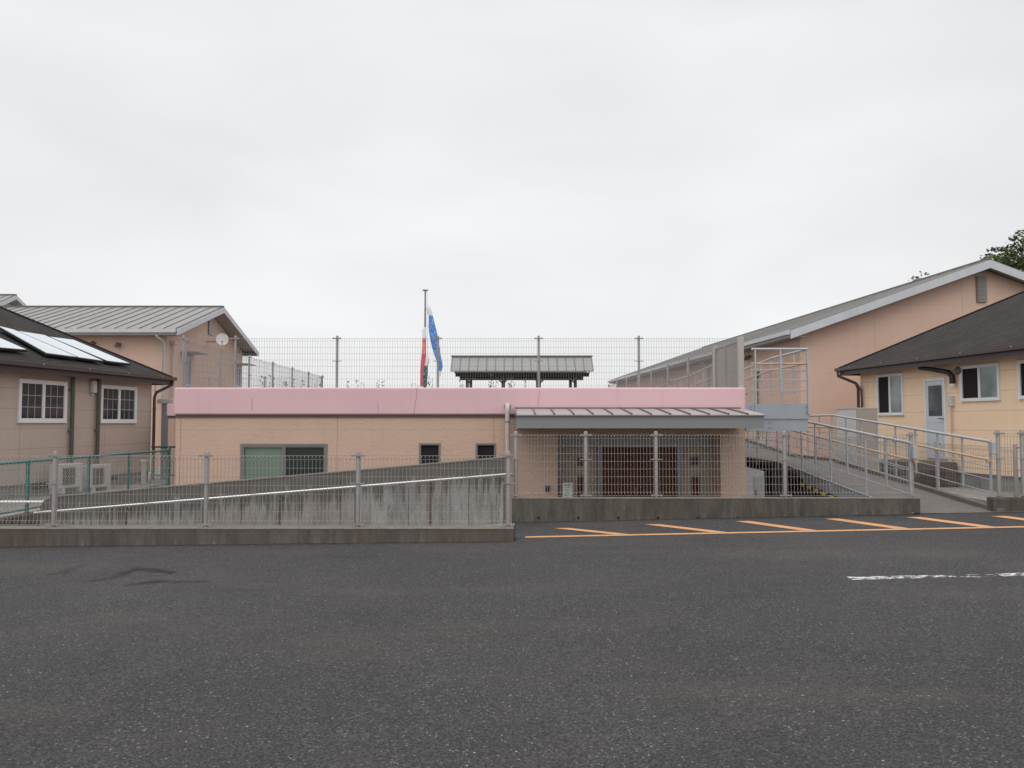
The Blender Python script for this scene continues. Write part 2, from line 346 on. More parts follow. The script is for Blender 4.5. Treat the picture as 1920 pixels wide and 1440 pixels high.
def paint(name, col, wear, ws, thr, fade=None):
    t = MT(name, .65, 0, .3).base(col)
    t.mul(t.rng(t.noise(50, 3, .7), .3, .7, .85, 1.12))
    thv = thr
    if fade:
        n_ = t.noise(ws, 5, .8, sc=(.35, 1, 1)); k_ = t.rng(t.sep(t.pos)[0], fade[0], fade[1], 0, fade[2])
        a = t.rng(t.math('SUBTRACT', n_, k_), thr-.015, thr+.015, 0, 1)
    else: a = t.rng(t.noise(ws, 5, .8), thr-.04, thr+.04, 0, 1)
    a2 = t.rng(t.noise(2.5, 3, .7), .5, .8, 0, wear)
    fac = t.math('MINIMUM', t.math('ADD', t.math('SUBTRACT', 1, a), a2), 1)
    # worn places show the asphalt underneath
    al = t.math('SUBTRACT', 1, fac); t.l(al, t.b.inputs['Alpha'])
    t.bump(t.noise(90, 3, .75), .6, .006); return t.done()
A['orange'] = paint('orange_road_paint', (.62, .32, .15), .25, 30, .30)
A['whitepaint'] = paint('worn_white_road_paint', (.72, .71, .70), .0, 26, .50, (3.6, 4.6, .11))
A['whitepaint2'] = paint('worn_white_dash_paint', (.72, .71, .70), .0, 26, .50, (4.5, 6, .0))
A['leaf'] = None
def leafmat(name, c1, c2):
    t = MT(name, .6, 0, .3).base(c1); t.mix(t.rng(t.noise(1.1, 3, .6), .35, .65), c2); t.mul(t.rng(t.noise(9, 2), .3, .7, .6, 1.5)); return t.done()
A['leaf'] = leafmat('broad_leaves', (.030,.055,.018), (.075,.10,.030))
A['leaf2'] = leafmat('dark_leaves', (.028,.045,.02), (.05,.07,.03))
A['bark'] = simple('bark', (.10,.075,.055), .9, bump=.5)
A['weed'] = simple('dry_weed', (.10,.075,.05), .8)
def grassm():
    t = MT('grass_blades', .7, 0, .2).base((.07,.12,.025)); t.mul(t.rng(t.noise(20), .3, .7, .6, 1.5)); return t.done()
A['grass'] = grassm()
# ------------------------------------------------------------------ ground
def gz(x, y=0):                          # lot surface height
    a = .0105*x if x < 0 else .0205*x
    return max(-.35, min(.5, a))
def sheet(x0, x1, y0, y1, nx, ny, zf):
    mb = MB(); vs = []; fs = []
    for j in range(ny+1):
        for i in range(nx+1):
            x = x0+(x1-x0)*i/nx; y = y0+(y1-y0)*j/ny; vs.append((x, y, zf(x, y)))
    for j in range(ny):
        for i in range(nx): a = j*(nx+1)+i; fs.append((a, a+1, a+nx+2, a+nx+1))
    return mb.add(vs, fs)
lot = sheet(-60, 0, -40, 10.5, 60, 20, gz); 
lot2 = sheet(0, 60, -40, 12.42, 60, 20, gz); lot.add(lot2.v, lot2.f)
struct('road', lot, A['asphalt'])
struct('ground', MB().quad((-900,-300,-1.6),(900,-300,-1.6),(900,1200,-1.6),(-900,1200,-1.6)), A['dirt'])
struct('courtyard', MB().box(-8.7, 7.6, 10.7, 60, -1.3, -1.1), A['paving'])
struct('yard_left', MB().box(-60, -8.9, 10.75, 80, -.6, -.15), A['paving'])
struct('yard_right', MB().box(8.15, 60, 12.6, 80, -.5, -.03), A['paving'])
struct('embankment', MB().box(-6.45, 4.4, 22.4, 90, -1.1, 1.95), A['dirt'])
# sloping footpath behind the kerb
mbp = MB().prism([(0,10.78,-1.2),(0,10.78,0),(-7.4,10.78,-.66),(-8.68,10.78,-.66),(-8.68,10.78,-1.2)], (0,1.60,0)); struct('path', mbp, A['paving'])
# green weeds at the left edge
gb = MB()
for i in range(900):
    x = random.uniform(-8.65,-7.75); y = random.uniform(12.75,13.4); h = random.uniform(.05,.2)*(1 if x < -8 else .6); a = random.uniform(0, 2*pi); z0 = -.40+random.uniform(-.02,.12)*(1 if x < -8.1 else 0)
    dx, dy = cos(a)*.006, sin(a)*.006; lx, ly = random.uniform(-.06,.06), random.uniform(-.06,.06)
    gb.add([(x-dx,y-dy,z0),(x+dx,y+dy,z0),(x+lx,y+ly,z0+h)], [(0,1,2)])
g = part('grass', gb, A['grass']); tag(g, 'green weeds growing at the foot of the teal fence', 'grass', kind='stuff')
struct('planting_bed', MB().prism([(-8.68,12.6,-1.1),(-8.68,12.6,-.36),(-7.75,12.6,-.5),(-7.6,12.6,-1.1)], (0,.95,0)), A['dirt'])
# ------------------------------------------------------------------ road markings
def strip(mb, p, q, wd, lift=.004, n=10):
    p = Vector(p); q = Vector(q); d = (q-p).normalized(); r = Vector((-d.y, d.x))*wd/2
    for i in range(n):
        a = p+(q-p)*i/n; b = p+(q-p)*(i+1)/n
        mb.quad(*[(c.x, c.y, gz(c.x)+lift) for c in (a-r, b-r, b+r, a+r)])
def gp(px, py):                          # pixel on the lot surface
    d = ray(px, py); z = -H
    for _ in range(6): t = z/d.z; x = d.x*t; z = gz(x)-H
    t = z/d.z; return Vector((d.x*t, d.y*t))
om = MB(); p0 = gp(1030, 1006); p1 = gp(1918, 988); dline = (p1-p0); p2 = p1+dline*.8
strip(om, gp(985, 1007.5), p2, .125, .0045, 40)
hs = [((1052,990.5),(1163,1001)),((1222,983.5),(1345,996.5)),((1392,977.5),(1512,993)),((1560,973),(1688,990.5)),((1712,970),(1850,988)),((1872,968),(2010,986)),((2030,965),(2170,984))]
for k, (a, b) in enumerate(hs):
    pa = gp(*a); pb = gp(*b)
    # hatch stroke cut parallel to the long line at both ends
    wv = Vector((.105, 0)); n = 8
    pb = Vector((pb.x, p0.y+(pb.x-p0.x)*(p1.y-p0.y)/(p1.x-p0.x)+.058))
    for i in range(n):
        a1 = pa+(pb-pa)*i/n; b1 = pa+(pb-pa)*(i+1)/n
        om.quad(*[(c.x, c.y, gz(c.x)+.0045) for c in (a1-wv, b1-wv, b1+wv, a1+wv)])
one('road_marking', om, A['orange'], 'orange painted edge line with slanting hatch strokes along the low wall', 'road marking')
wm = MB(); strip(wm, gp(1593,1085), gp(1870,1079.5), .14, .0045, 12)
one('road_marking', wm, A['whitepaint'], 'worn white painted dash on the asphalt, the longer fading one', 'road marking')
wm = MB(); strip(wm, gp(1872,1078.7), gp(2250,1070), .14, .0045, 12)
one('road_marking', wm, A['whitepaint2'], 'worn white painted dash running off the right edge of the photo', 'road marking')
# ------------------------------------------------------------------ mesh fences
PANELS = {}
def mesh_panel(L, h, m, step=.05, r=.0026, hstep=.126):
    k = (round(L, 3), round(h, 3), m.name, step, r)
    if k in PANELS: return PANELS[k]
    mb = MB(); g0, g1 = .03, L-.03; nz_ = int(round((h-.12)/hstep)); zs = [.03+.055+(h-.03-.055-.05-.03)*i/nz_ for i in range(nz_+1)]
    zs = [.03]+zs+[h-.03]
    for z in zs:
        rr = r*1.25 if z in (zs[0], zs[-1]) else r
        mb.bar((g0, 0, z), (g1, 0, z), rr*2, rr*2, caps=False)
    n = int((g1-g0)/step); o = (g1-g0-n*step)/2
    for i in range(n+1):
        x = g0+o+i*step; y = -r*2
        pts = [(x, y, .03), (x, y-.022, .057), (x, y, .085), (x, y, h-.08), (x, y-.022, h-.055), (x, y, h-.03)]
        for a, b in zip(pts, pts[1:]): mb.bar(a, b, r*2, r*2, up=(0,1,0), caps=False)
    me = mb.mesh('mesh_panel'); me.materials.append(m); PANELS[k] = me; return me
POSTS = {}
def mesh_fence(label, x, y, z, ang, posts, h, mp_, mw, pr=.03, pz=-.02, ptop=.03, step=.05, r=.0026, skip=(), group=None, clamps=True):
    root = thing('mesh_fence', label, 'fence', loc=(x, y, z), rz=ang, group=group)
    k = (h, mp_.name, pr, pz, ptop)
    if k not in POSTS:
        b = MB().tube([(0,0,pz),(0,0,h+ptop-.015),(0,0,h+ptop-.004),(0,0,h+ptop)], [pr,pr,pr*.8,pr*.3], 10); me = b.mesh('post'); me.materials.append(mp_)
        cs_ = []
        for kk in range(3):
            c = MB()
            if kk == 1: c.box(-pr-.062, pr+.062, -pr-.006, -pr+.006, h*.585, h*.585+.014)
            else:
                z0_, z1_ = ((.025,.048), None, (h-.040,h-.018))[kk]; c.box(-pr-.055, pr+.055, -pr-.010, -pr+.004, z0_, z1_)
                for s_ in (-1, 1): c.disc((s_*(pr+.045), -pr-.018, (z0_+z1_)/2), .017, (0,1,0), .016, 8)
            cm = c.mesh('clamp'); cm.materials.append(mp_); cs_.append(cm)
        POSTS[k] = (me, cs_)
    for i, d in enumerate(posts):
        p = part('post', POSTS[k][0], None, root); p.location = (d, 0, 0)
        for cm in POSTS[k][1]: part('clamp', cm, None, p)
    for i, (a, b) in enumerate(zip(posts, posts[1:])):
        if i in skip: continue
        q = part('mesh_panel', mesh_panel(b-a, h, mw, step, r), None, root); q.location = (a, -pr*.6, 0)
    return root
# near left fence on kerb
ZK = .166
kt = thing('kerb_wall', 'long low stained concrete kerb wall under the nearest fence', 'wall')
part('face', MB().bbox(-40, .02, 10.45, 10.73, -.6, ZK-.016, .006), A['kerb'], kt)
part('coping', MB().bbox(-40, .022, 10.444, 10.736, ZK-.0155, ZK, .005), A['coping'], kt)
mesh_fence('pale grey mesh fence standing on the left kerb in front of the ramp wall', -12.03, 10.6, ZK, 0, [0,2,4,6,8,10,12-.02], ZA(850,10.6)-ZK+.0, A['post'], A['wire'], r=.0020)
# near right fence on low wall
ZL = H-1.158
FY = 12.5
fx = [XA(p, FY) for p in (967,1098,1229.5,1470,1707)]
mesh_fence('pale grey mesh fence on the long low wall in front of the entrance', fx[0], FY, ZL, 0, [x-fx[0] for x in fx], ZA(812,FY)-ZL, A['post'], A['wire'], r=.0023)
lt = thing('retaining_wall', 'long low streaked concrete wall below the entrance fence', 'wall')
part('face', MB().bbox(.0, XA(1722,12.42), 12.42, 12.6, -1.3, ZL-.014, .006), A['low_wall'], lt)
part('coping', MB().bbox(-.002, XA(1722,12.42)+.002, 12.415, 12.605, ZL-.0135, ZL, .005), A['coping'], lt)
x0 = XA(1858,12.45); lw2 = MB().bbox(x0, 14, 12.45, 12.63, -.4, ZL, .012)
one('retaining_wall', lw2, A['low_wall'], 'short low concrete wall right of the ramp opening at the photo edge', 'wall')
fx2 = [XA(p, FY) for p in (1872,1917)]+[XA(1917,FY)+2, XA(1917,FY)+4]
mesh_fence('pale mesh fence on the short wall right of the ramp opening', fx2[0], FY+.03, ZL, 0, [x-fx2[0] for x in fx2], ZA(809,FY)-ZL, A['post'], A['wire'], r=.0020)
# inner fence beside the cream house
mesh_fence('mesh fence receding beside the ramp in front of the cream house', 8.12, 12.75, H-1.33, pi/2, [.2,2.6,4.7,6.7,8.7], .96, A['post'], A['wire'], r=.0018)
one('kerb_wall', MB().bbox(8.0, 8.22, 12.65, 22, -.4, H-1.34, .01), A['low_wall'], 'low concrete kerb under the receding fence beside the ramp', 'wall')
# ------------------------------------------------------------------ ramp wall with handrail
RW0 = XA(80, 12.4); rz0 = ZA(934, 12.4); rz1 = ZA(858, 12.4)
pts = [(-.03,12.4,-1.2), (-.03,12.4,rz1)]+[(RW0+.18, 12.4, rz0+.012), (RW0+.06,12.4,rz0-.03), (RW0,12.4,rz0-.12), (RW0,12.4,-1.2)]
rwt = thing('ramp_wall', 'sloping concrete ramp wall with rusty streaks behind the left fence', 'wall', loc=(0,0,0))
part('wall', MB().prism(pts, (0,.16,0)), A['ramp_wall'], rwt)
cp = MB(); cp.bar((RW0+.15,12.478,rz0+.016),(-.02,12.478,rz1+.008),.175,.018); part('coping', cp, A['coping'], rwt)
for px in (240.5,385,527,668.5,807.5,946):
    x = XA(px, 12.4); zt = ZA(960-(px-70)*72/885+14, 12.39, px)
    b = MB().box(x-.017, x+.017, 12.394, 12.42, -.9, zt); part('joint', b, A['flash'], rwt)
for px in (767, 879, 455, 640):
    x = XA(px, 12.4); part('joint', MB().box(x-.004, x+.004, 12.397, 12.42, -.6, ZA(930 if px<700 else 915,12.4)), A['flash'], rwt)
hr = thing('handrail', 'shiny stainless handrail running up along the sloping ramp wall', 'handrail')
pa = W(70,961,12.3); pb = W(953,889,12.3)
part('rail', MB().tube([pa+Vector((-.05,0,-.004)), pa, pb, pb+Vector((.04,.02,-.0)), pb+Vector((.07,.08,-.03))], .019, 8), A['steel'], hr)
for px in (240.5,385,527,668.5,807.5,940):
    x = XA(px,12.3); z = pa.z+(pb.z-pa.z)*(x-pa.x)/(pb.x-pa.x)
    part('bracket', MB().tube([(x,12.3,z-.015),(x,12.31,z-.06),(x,12.385,z-.075)], .008, 6).disc((x,12.394,z-.075),.03,(0,-1,0),.008,10), A['alu_dark'], hr)
h2 = thing('handrail', 'level white rail left of the ramp wall end beyond the kerb fence', 'handrail')
q0 = W(82,941,12.9); part('rail', MB().tube([(q0.x,12.9,q0.z),(q0.x-1.2,12.9,q0.z)], .02, 8), A['white'], h2)
for dx in (1.15,): part('post', MB().tube([(q0.x-dx,12.9,-.5),(q0.x-dx,12.9,q0.z)], .018, 8), A['white'], h2)
# green chain-link fence
GX = -8.8; gf = thing('chain_link_fence', 'teal framed chain-link fence sloping past the grey-beige house', 'fence', loc=(GX,12.6,0), rz=pi/2)
GZ0, GZ1 = H-1.63, H-.70; gy = [0, 2.0, 4.1, 5.85, 7.95]
part('top_rail', MB().tube([(0,0,GZ1),(7.95,0,GZ1)], .022, 8), A['teal'], gf); part('bottom_rail', MB().tube([(0,0,GZ0+.07),(7.95,0,GZ0+.07)], .017, 8), A['teal'], gf)
for d in gy: part('post', MB().tube([(d,0,GZ0-.05),(d,0,GZ1+.02)], .032, 8), A['teal'], gf)
cl = MB(); n = int(7.95/.075); hh = GZ1-GZ0-.09
for i in range(-12, n+1):
    for s_ in (1, -1):
        x = i*.075; a, b = (x, GZ0+.08), (x+hh, GZ1-.01)
        if s_ < 0: a, b = (x, GZ1-.01), (x+hh, GZ0+.08)
        t0 = max(0, -a[0]/hh); t1 = min(1, (7.95-a[0])/hh)
        if t1 <= t0: continue
        P = lambda t: (a[0]+(b[0]-a[0])*t, .003*s_, a[1]+(b[1]-a[1])*t)
        cl.bar(P(t0), P(t1), .004, .004, up=(0,1,0), caps=False)
part('chain_link_mesh', cl, A['teal_wire'], gf)
one('retaining_wall', MB().bbox(-8.92,-8.68,10.75,21.5,-1.2,GZ0-.01,.01), A['kerb'], 'low concrete retaining wall under the teal chain-link fence', 'wall')
# small gate at the end of the teal fence
gt = thing('gate', 'small black topped gate between the beige building and the teal fence', 'gate', loc=(0,0,0))
a = W(284,838,21.2); b = W(329,838,21.2)
part('top_bar', MB().tube([a,b],.022,8), A['black'], gt); c = XA(319,21.2)
part('post', MB().tube([(c,21.2,-.2),(c,21.2,a.z+.02)],.03,8), A['teal'], gt)
part('bottom_bar', MB().tube([(a.x,21.2,ZA(891,21.2)),(b.x,21.2,ZA(891,21.2))],.022,8), A['teal'], gt)
mp_ = MB()
for i in range(9): xx = a.x+(b.x-a.x)*(i+.5)/9; mp_.bar((xx,21.2,ZA(891,21.2)),(xx,21.2,a.z),.008,.008)
part('grille', mp_, A['teal'], gt)
# ------------------------------------------------------------------ windows
def window(parent, o, a0, a1, z0, z1, fm, style='slide', panes=None, fr=.045, out=.03, cols=0, rows=0, y0=0, face='y', sfw=.03):
    """window on local plane y=y0 (outward o) or on plane x=y0 when face='x'"""
    def bx(mb, A0, A1, O0, O1, Z0, Z1):
        if face == 'y': mb.box(A0, A1, y0+o*O0, y0+o*O1, Z0, Z1)
        else: mb.box(y0+o*O0, y0+o*O1, A0, A1, Z0, Z1)
        return mb
    a0, a1 = sorted((a0, a1)); f = MB()
    bx(f, a0, a1, -.02, out, z1-fr, z1); bx(f, a0, a1, -.02, out+.006, z0, z0+fr); bx(f, a0, a0+fr, -.02, out, z0+fr, z1-fr); bx(f, a1-fr, a1, -.02, out, z0+fr, z1-fr)
    w = part('window', f, fm, parent); n = len(panes); i0, i1 = a0+fr, a1-fr
    for k, pm in enumerate(panes):
        p0 = i0+(i1-i0)*k/n; p1 = i0+(i1-i0)*(k+1)/n
        s = MB(); sf = sfw; oo = .004+.008*(k % 2)
        bx(s, p0, p1, -.01, out-oo, z0+fr, z0+fr+sf*1.3); bx(s, p0, p1, -.01, out-oo, z1-fr-sf, z1-fr); bx(s, p0, p0+sf, -.01, out-oo, z0+fr+sf*1.3, z1-fr-sf); bx(s, p1-sf, p1, -.01, out-oo, z0+fr+sf*1.3, z1-fr-sf)
        for c in range(1, cols): x = p0+sf+(p1-p0-2*sf)*c/cols; bx(s, x-.0035, x+.0035, 0, .012, z0+fr+sf, z1-fr-sf)
        for r in range(1, rows): z = z0+fr+sf+(z1-z0-2*fr-2*sf)*r/rows; bx(s, p0+sf, p1-sf, 0, .014, z-.0035, z+.0035)
        part('sash', s, fm, w)
        part('pane', bx(MB(), p0+sf*.5, p1-sf*.5, .001, .010, z0+fr+sf*.5, z1-fr-sf*.5), pm, w)
    return w
# ------------------------------------------------------------------ main low building
BY = 15.5; BF = Frame(0, BY, 0, 0)
xl, xr = XA(330,BY), XA(1397,BY)
mbld = thing('low_building', 'long flat-roofed beige building with pink parapet and sunken entrance', 'building')
ex0, ex1 = XA(1045,BY), XA(1350,BY); zt_e = ZA(815,BY)
def facade():
    m = MB(); z0, z1 = -1.1, ZA(781,BY); Y0, Y1 = BY, BY+.15
    holes = [(XA(451,BY,840), XA(614,BY,840), ZA(915,BY), ZA(832,BY)), (XA(786,BY,840), XA(826,BY,840), ZA(905,BY), ZA(831,BY)), (XA(892,BY,840), XA(930,BY,840), ZA(885,BY), ZA(831,BY)), (ex0, ex1, z0, zt_e)]
    xs = sorted([xl, xr]+[h[0] for h in holes]+[h[1] for h in holes])
    for a, b in zip(xs, xs[1:]):
        hh = [h for h in holes if h[0] <= a+1e-4 and h[1] >= b-1e-4]
        if hh:
            h = hh[0]; m.box(a, b, Y0, Y1, h[3], z1)
            if h[2] > z0: m.box(a, b, Y0, Y1, z0, h[2])
        else: m.box(a, b, Y0, Y1, z0, z1)
    m.box(xl, xl+.15, Y1, 22, z0, z1); m.box(xr-.15, xr, Y1, 22, z0, z1); m.box(xl+.15, xr-.15, 21.85, 22, z0, z1)
    return m, holes
fm, holes = facade(); part('wall', fm, A['beige'], mbld)
part('roof', MB().box(xl+.1, xr-.1, BY+.1, 22.3, ZA(781,BY)-.2, 1.97), A['paving'], mbld)
pz0, pz1 = ZA(777.5,BY), ZA(726.5,BY-.06)
bm_ = MB(); bm_.bbox(xl-.03, xr+.005, BY-.06, BY+.22, pz0, pz1, .03)
bm_.box(xl-.03, xl+.2, BY+.23, 22, pz0, pz1-.01); bm_.box(xr-.2, xr, BY+.23, 15.9, pz0, pz1-.01)
part('parapet', bm_, A['pink'], mbld)
part('flashing', MB().box(xl+.0, xr-.003, BY-.03, BY+.1, ZA(782,BY), pz0+.002), A['flash'], mbld)
# stepped-back annex on the left
AY = 22.4; ax0, ax1 = XA(315.5,AY), xl-.02
part('annex_wall', MB().box(ax0, ax1, AY, AY+4, -1.1, ZA(781,AY)), A['beige'], mbld)
part('annex_parapet', MB().bbox(ax0-.03, ax1+.3, AY-.06, AY+.2, ZA(780,AY), ZA(757,AY), .02), A['pink'], mbld)
part('annex_flashing', MB().box(ax0, ax1, AY-.03, AY+.1, ZA(783,AY), ZA(780,AY)-.001), A['flash'], mbld)
window(mbld, -1, holes[0][0], holes[0][1], holes[0][2], holes[0][3], A['alu'], panes=[A['glass_g'], A['glass_dg']], y0=BY+.04, fr=.04, out=.055)
window(mbld, -1, holes[1][0], holes[1][1], holes[1][2], holes[1][3], A['alu'], panes=[A['dark']], y0=BY+.04, fr=.028, out=.055, sfw=.010)
window(mbld, -1, holes[2][0], holes[2][1], holes[2][2], holes[2][3], A['alu'], panes=[A['dark']], y0=BY+.04, fr=.028, out=.055, sfw=.010)
for pl in ([(781,727),(781.5,745),(779,752),(778,762),(776.5,776)], [(1012,731),(1010,748),(1009.5,760)], [(473,748),(472,770)], [(708,752),(709.5,775)]):
    m = MB(); P = [W(a, b, BY-.0625) for a, b in pl]
    for a, b in zip(P, P[1:]): m.bar(a, b, .006, .003, up=(0,1,0))
    part('crack', m, simple('crack_stain', (.38,.20,.22), .8) if 'crack_stain' not in bpy.data.materials else bpy.data.materials['crack_stain'], mbld)
# entrance recess
EY = BY+.55
en = MB(); en.box(ex0-.1, ex1+.1, EY, EY+.1, -1.1, zt_e+.1); part('entrance_panel', en, A['inpanel'], mbld)
rs = MB().box(ex0-.1, ex0, BY+.15, EY, -1.1, zt_e); rs.box(ex1, ex1+.1, BY+.15, EY, -1.1, zt_e); rs.box(ex0-.1, ex1+.1, BY+.15, EY, zt_e, zt_e+.1); part('entrance_reveal', rs, A['beige'], mbld)
ef = MB(); ef.box(ex0, ex1, EY-.12, EY-.002, ZA(838,EY), zt_e-.002)
for p0, p1 in ((1044,1053),(1120,1128),(1267,1275.5),(1337,1346)): ef.box(XA(p0,EY), XA(p1,EY), EY-.10, EY-.003, -1.1, ZA(838,EY))
part('entrance_frame', ef, A['alu'], mbld)
dd = MB(); d0, d1 = XA(1128,EY), XA(1267,EY); zt = ZA(838,EY)
dd.box(d0, d1, EY-.03, EY-.004, -1.1, zt)
for i in range(28): x = d0+(d1-d0)*(i+.5)/28; dd.box(x-.012, x+.012, EY-.045, EY-.03, -1.08, zt-.02)
dr = part('door', dd, A['reddoor'], mbld); xm = (d0+d1)/2
part('handle', MB().tube([(xm-.08,EY-.08,-.25),(xm-.08,EY-.08,.25)], .012, 8), A['alu'], dr)
for (p0, p1, y0, y1, nm, mt) in ((1083,1097,858,873,'intercom','glass'),(1294,1308.5,857,872,'notice_plate','glass'),(1083,1097,892,931,'side_window','reddoor'),(1295,1309.5,893,929,'side_window','reddoor')):
    part(nm, MB().bbox(XA(p0,EY), XA(p1,EY), EY-.03, EY-.002, ZA(y1,EY), ZA(y0,EY), .005), A[mt], mbld)
vx0, vx1, vz0, vz1 = XA(1021.5,BY), XA(1031.5,BY), ZA(923,BY), ZA(910,BY)
v = part('vent', MB().box(vx0, vx1, BY-.02, BY-.001, vz0, vz1), A['alu'], mbld)
xm = (vx0+vx1)/2; part('slot', MB().box(xm-.025, xm-.006, BY-.024, BY-.019, vz0+.02, vz1-.02).box(xm+.006, xm+.025, BY-.024, BY-.019, vz0+.02, vz1-.02), A['dark'], v)
# soft drink? pale notice board in front of the entrance panel
sx0, sx1 = XA(1054.5,15.3), XA(1073,15.3); sz0, sz1 = -.9, ZA(905,15.3)
sb = thing('notice_board', 'pale green standing notice board left of the entrance door', 'sign')
part('board', MB().bbox(sx0, sx1, 15.28, 15.31, sz0+.3, sz1, .006), simple('pale_green_board', (.52,.56,.50), .5), sb)
tx = MB().box(sx0+.035, sx1-.035, 15.276, 15.279, sz1-.055, sz1-.035)
for i in range(6): tx.box(sx0+.035, sx1-.05-.02*(i%3), 15.276, 15.279, sz1-.09-i*.03, sz1-.083-i*.03)
part('print', tx, A['louver'], sb)
for x in (sx0+.02, sx1-.02): part('leg', MB().box(x-.01, x+.01, 15.29, 15.305, -1.1, sz0+.3), A['alu'], sb)
# canopy
cn = thing('entrance_canopy', 'grey metal canopy roof with standing seams over the entrance', 'canopy')
cy0, cy1 = 14.0, BY-.07; cx0, cx1 = XA(968,cy0), XA(1435,cy0); cz0, cz1 = ZA(779.5,cy0), ZA(767,cy1)
bx0 = XA(961.5,cy1)
part('roof_sheet', MB().prism([(cx0-.02,cy0-.03,cz0-.005),(cx0-.02,cy0-.03,cz0+.02),(cx0-.02,cy1,cz1+.01),(cx0-.02,cy1,cz1-.02)], (cx1-cx0+.03,0,0)), A['canopy_top'], cn)
s_ = MB(); n = 13
for i in range(n):
    x = cx0-.01+(cx1-cx0-.3)*(i)/(n-1)
    s_.bar((x,cy0-.04,cz0+.032),(x,cy1,cz1+.022),.022,.026)
part('seam', s_, A['seam'], cn)
part('ridge_cap', MB().box(cx0, XA(1388,cy1), cy1-.05, cy1-.002, cz1+.0, cz1+.032), A['seam'], cn)
fz = ZA(803,cy0); f_ = MB().box(cx0, cx1-.02, cy0, cy0+.04, fz, cz0-.006); f_.box(cx0, cx0+.04, cy0+.04, cy1, fz, cz0-.006); f_.box(cx1-.06, cx1-.02, cy0+.04, cy1, fz, cz0-.006)
part('fascia', f_, A['canopy_fascia'], cn)
part('drip_edge', MB().box(cx0-.02, cx1+.01, cy0-.035, cy0-.003, cz0-.008, cz0+.006), A['seam'], cn)
part('soffit', MB().box(cx0+.04, cx1-.06, cy0+.04, cy1, fz+.03, fz+.06), A['flash'], cn)
# downpipe
dpx = XA(951.5, 15.3); dpt = ZA(757,15.3)
dp = thing('downpipe', 'pale vertical downpipe on the beige facade left of the canopy', 'pipe')
part('pipe', MB().tube([(dpx,BY-.06,dpt-.05),(dpx,BY-.13,dpt-.02),(dpx,15.32,dpt-.06),(dpx,15.32,dpt-.14),(dpx,15.32,-1.1)], .045, 14), A['pipe'], dp)
part('collar', MB().tube([(dpx,15.32,ZA(790,15.3)),(dpx,15.32,ZA(792,15.3))], .051, 14).disc((dpx,BY-.072,dpt-.05),.062,(0,1,0),.01,18), A['alu'], dp)
# ------------------------------------------------------------------ roof terrace fences
RZ = H+.45
TY = 15.75
ftop = ZA(632,TY)
px_ = [343,441,632,821,1010,1198,1392]; xs = [XA(p,TY,680) for p in px_]
mesh_fence('long weathered mesh fence along the pink parapet on the flat roof', xs[0], TY, RZ+.08, 0, [x-xs[0] for x in xs], ftop-RZ-.08, A['post_up'], A['wire_up'], pr=.024, r=.0017)
lx = xs[0]-.03
mesh_fence('mesh fence receding along the left side of the roof terrace', lx, TY+.1, RZ+.05, pi/2+.018, [.1]+[2.1*i+.0 for i in range(1,7)], ftop-RZ-.07, A['post_up'], A['wire_up'], pr=.024, r=.0017)
bxs = lx-.24
mesh_fence('distant mesh fence crossing in front of the gabled building', bxs-5.9, 28.35, RZ+.0, 0, [0,1.9,3.9,5.9], ZA(706.5,28.35)-RZ, A['post_up'], A['wire_up'], pr=.024, r=.0016)
rg = 17.75; ang = pi/2+.018
mesh_fence('mesh fence receding along the right side of the roof terrace', 4.48, rg, RZ+.03, ang, [2.4*i for i in range(8)], ftop-RZ-.07, A['post_up'], A['wire_up'], pr=.026, r=.0015)
# terrace gate in the right side
gt = thing('gate', 'tall taupe slatted double gate at the roof terrace end', 'gate', loc=(4.49,15.6,RZ), rz=pi/2)
gh = ftop-RZ; 
for d, wd in ((.06,.12),(1.98,.10)): part('gate_post', MB().bbox(d-wd/2,d+wd/2,-.05,.05,-.1,gh-.01,.008), A['gatepost'], gt)
for k, (d0, d1) in enumerate(((.13,1.15),(1.17,1.92))):
    m = MB(); m.box(d0,d1,-.02,.02,.04,.09); m.box(d0,d1,-.02,.02,gh-.09,gh-.04); m.box(d0,d0+.05,-.02,.02,.09,gh-.09); m.box(d1-.05,d1,-.02,.02,.09,gh-.09)
    lf = part('gate_leaf', m, A['gate'], gt); s = MB(); n = int((d1-d0-.1)/.085)
    for i in range(n): x = d0+.05+(d1-d0-.1)*(i+.5)/n; s.box(x-.034,x+.034,-.008,.008,.091,gh-.091)
    part('slats', s, A['gate'], lf)
part('latch', MB().tube([(1.16,-.04,gh*.55),(1.16,-.04,gh*.72)],.012,6).tube([(1.0,-.04,gh*.6),(1.3,-.04,gh*.6)],.012,6), A['alu'], gt)
